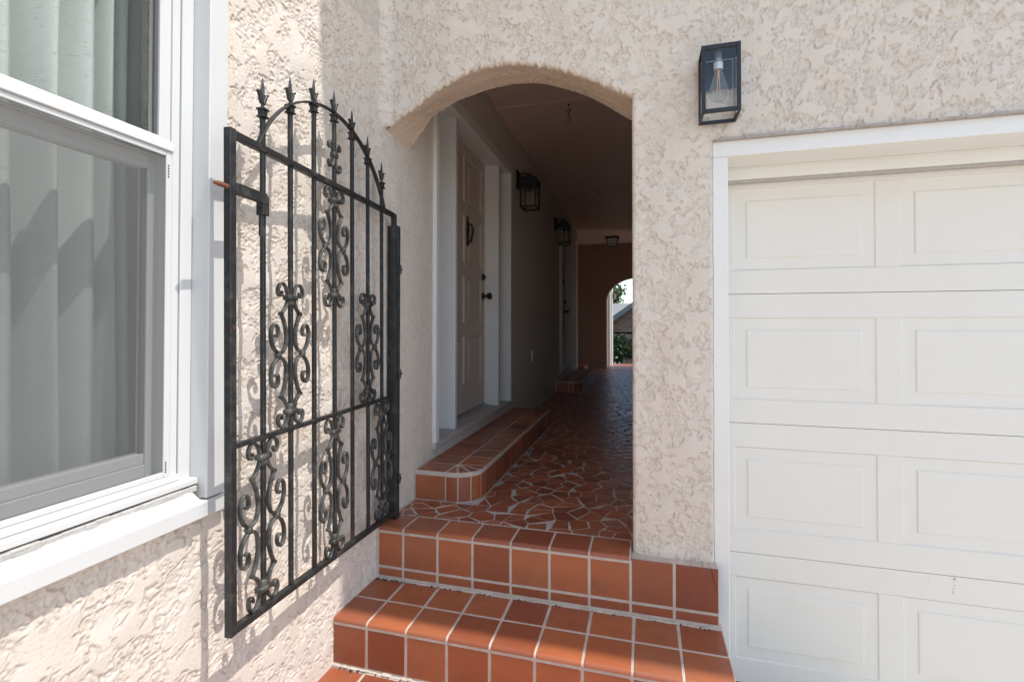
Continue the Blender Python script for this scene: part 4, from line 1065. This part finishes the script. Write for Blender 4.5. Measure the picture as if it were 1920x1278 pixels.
# ================================================================== BEYOND THE FAR ARCH
hb = thing('brick_house', 'dark brick house with grey shingled roof beyond the far arch', 'house', (0, 18, GZ))
HY = 17.0
zl = lambda x: .33+(x+.97)*.72     # rake line of the gable
b = MB(); vs = [(-6, HY, GZ), (3, HY, GZ), (3, HY, zl(1.5)-2), (1.5, HY, zl(1.5)-.12), (-.97-3, HY, zl(-3.97)-.12), (-6, HY, zl(-3.97)-.12)]
MB().box(-6, 6, HY, HY+6, GZ, -.2, c=0).add([(-1.6, HY, -.2), (1.5, HY, -.2), (1.5, HY, zl(1.5)-.15), (-1.6, HY, zl(-1.6)-.15)], [(0, 1, 2, 3)]).add([(1.5, HY, -.2), (4.6, HY, -.2), (4.6, HY, zl(-1.6)-.15), (1.5, HY, zl(1.5)-.15)], [(0, 1, 2, 3)]).obj('wall', M['far_brick'], hb)
b = MB()
for sg in (0, 1):
    xa, xb = (-2.0, 1.5) if sg == 0 else (5.0, 1.5); za, zb_ = zl(-2.0), zl(1.5)
    b.add([(xa, HY-.3, za-.17), (xb, HY-.3, zb_-.17), (xb, HY-.3, zb_), (xa, HY-.3, za), (xa, HY-.26, za-.17), (xb, HY-.26, zb_-.17), (xb, HY-.26, zb_), (xa, HY-.26, za)], [(0, 1, 2, 3), (4, 7, 6, 5), (3, 2, 6, 7), (0, 4, 5, 1)])
b.obj('fascia', M['fascia'], hb)
b = MB()
b.add([(-2.0, HY-.3, zl(-2)+.01), (1.5, HY-.3, zl(1.5)+.01), (1.5, HY+5, zl(1.5)+.01), (-2.0, HY+5, zl(-2)+.01)], [(0, 1, 2, 3)])
b.add([(5.0, HY-.3, zl(-2)+.01), (1.5, HY-.3, zl(1.5)+.01), (1.5, HY+5, zl(1.5)+.01), (5.0, HY+5, zl(-2)+.01)], [(0, 1, 2, 3)])
b.add([(-9, HY+1.2, -.55), (9, HY+1.2, -.55), (9, HY+4.2, .96), (-9, HY+4.2, .96)], [(0, 1, 2, 3)])
b.add([(-9, HY+7.2, -.55), (9, HY+7.2, -.55), (9, HY+4.2, .96), (-9, HY+4.2, .96)], [(0, 1, 2, 3)])
b.obj('roof', M['shingle'], hb)
def leaves(name, blobs, n, size, mat, parent, seed):
    r = np.random.default_rng(seed); V = []; F = []; T = []
    w = np.array([b_[3]**2 for b_ in blobs]); w = w/w.sum()
    for i in range(n):
        bx_ = blobs[r.choice(len(blobs), p=w)]; d_ = r.standard_normal(3); d_ /= np.linalg.norm(d_); rad = bx_[3]*(r.random()**.35)*(1+.18*math.sin(d_[0]*7+d_[2]*5))
        c_ = np.array(bx_[:3])+d_*rad*np.array([1, 1, .8]); a = r.standard_normal(3); a /= np.linalg.norm(a); bb = np.cross(a, d_+.3*r.standard_normal(3)); bb /= (np.linalg.norm(bb)+1e-6); s_ = size*r.uniform(.6, 1.3)
        k0 = len(V); V += [tuple(c_-a*s_), tuple(c_+bb*s_*.45), tuple(c_+a*s_), tuple(c_-bb*s_*.45)]; F.append((k0, k0+1, k0+2, k0+3)); T += [r.random()]*4
    me = bpy.data.meshes.new(name); me.from_pydata(V, [], F); tone_attr(me, T); return mobj(name, me, mat, parent)
bs = thing('flowering_bush', 'dark green bush with white flowers in front of the brick house', 'bush', (-.6, 14.6, GZ))
rb = random.Random(4)
bl = [(-.75+rb.uniform(-.5, .75), 14.6+rb.uniform(-.3, .3), -1.15+rb.uniform(0, .75), rb.uniform(.22, .36)) for _ in range(16)]
leaves('foliage', bl, 5200, .055, M['bush_leaf'], bs, 5)
b = MB()
for i in range(26):
    x, y, z = -.85+rb.uniform(-.3, .65), 14.22+rb.uniform(-.1, .12), -1.2+rb.uniform(0, .62)**1.3
    for q in range(5):
        a = q*1.257; p = Vector((x, y, z)); d_ = Vector((math.cos(a), -.25, math.sin(a)))*.032; e_ = Vector((-math.sin(a), 0, math.cos(a)))*.014
        b.add([p, p+d_*.6+e_, p+d_, p+d_*.6-e_], [(0, 1, 2, 3)])
b.obj('blossom', M['petal'], bs)
b = MB()
for i in range(6): b.tube([(-.7+.1*i-.25, 14.6, GZ-.03), (-.7+.2*i-.5, 14.6+rb.uniform(-.1, .1), -.9)], [.02, .008], 6)
b.obj('stem', M['bark'], bs)
tr_ = thing('leafy_tree', 'green tree rising behind the grey roof, seen through the far arch', 'tree', (-1.75, 27, GZ))
b = MB().tube([(-1.75, 27, GZ-.03), (-1.8, 27, .2), (-1.9, 27.1, 1.2), (-1.8, 27, 2.2)], [.22, .18, .13, .06], 9)
for i in range(9):
    a = i*.7; z = .3+i*.18; b.tube([(-1.85, 27.05, z), (-1.85+.7*math.cos(a), 27.05+.7*math.sin(a), z+.5), (-1.85+1.1*math.cos(a), 27.05+1.1*math.sin(a), z+.75)], [.06, .035, .012], 6)
b.obj('trunk', M['bark'], tr_)
bl = [(-1.75+rb.uniform(-1.3, .62), 27+rb.uniform(-.8, .8), .9+rb.uniform(-.5, 1.05), rb.uniform(.26, .44)) for _ in range(44)]
leaves('crown', bl, 7500, .075, M['tree_leaf'], tr_, 9)

# ------------------------------------------------------------------ lift everything so the drive lies at z = 0
for o in [o for o in bpy.data.objects if o.parent is None]: o.location.z += EYE-0.0
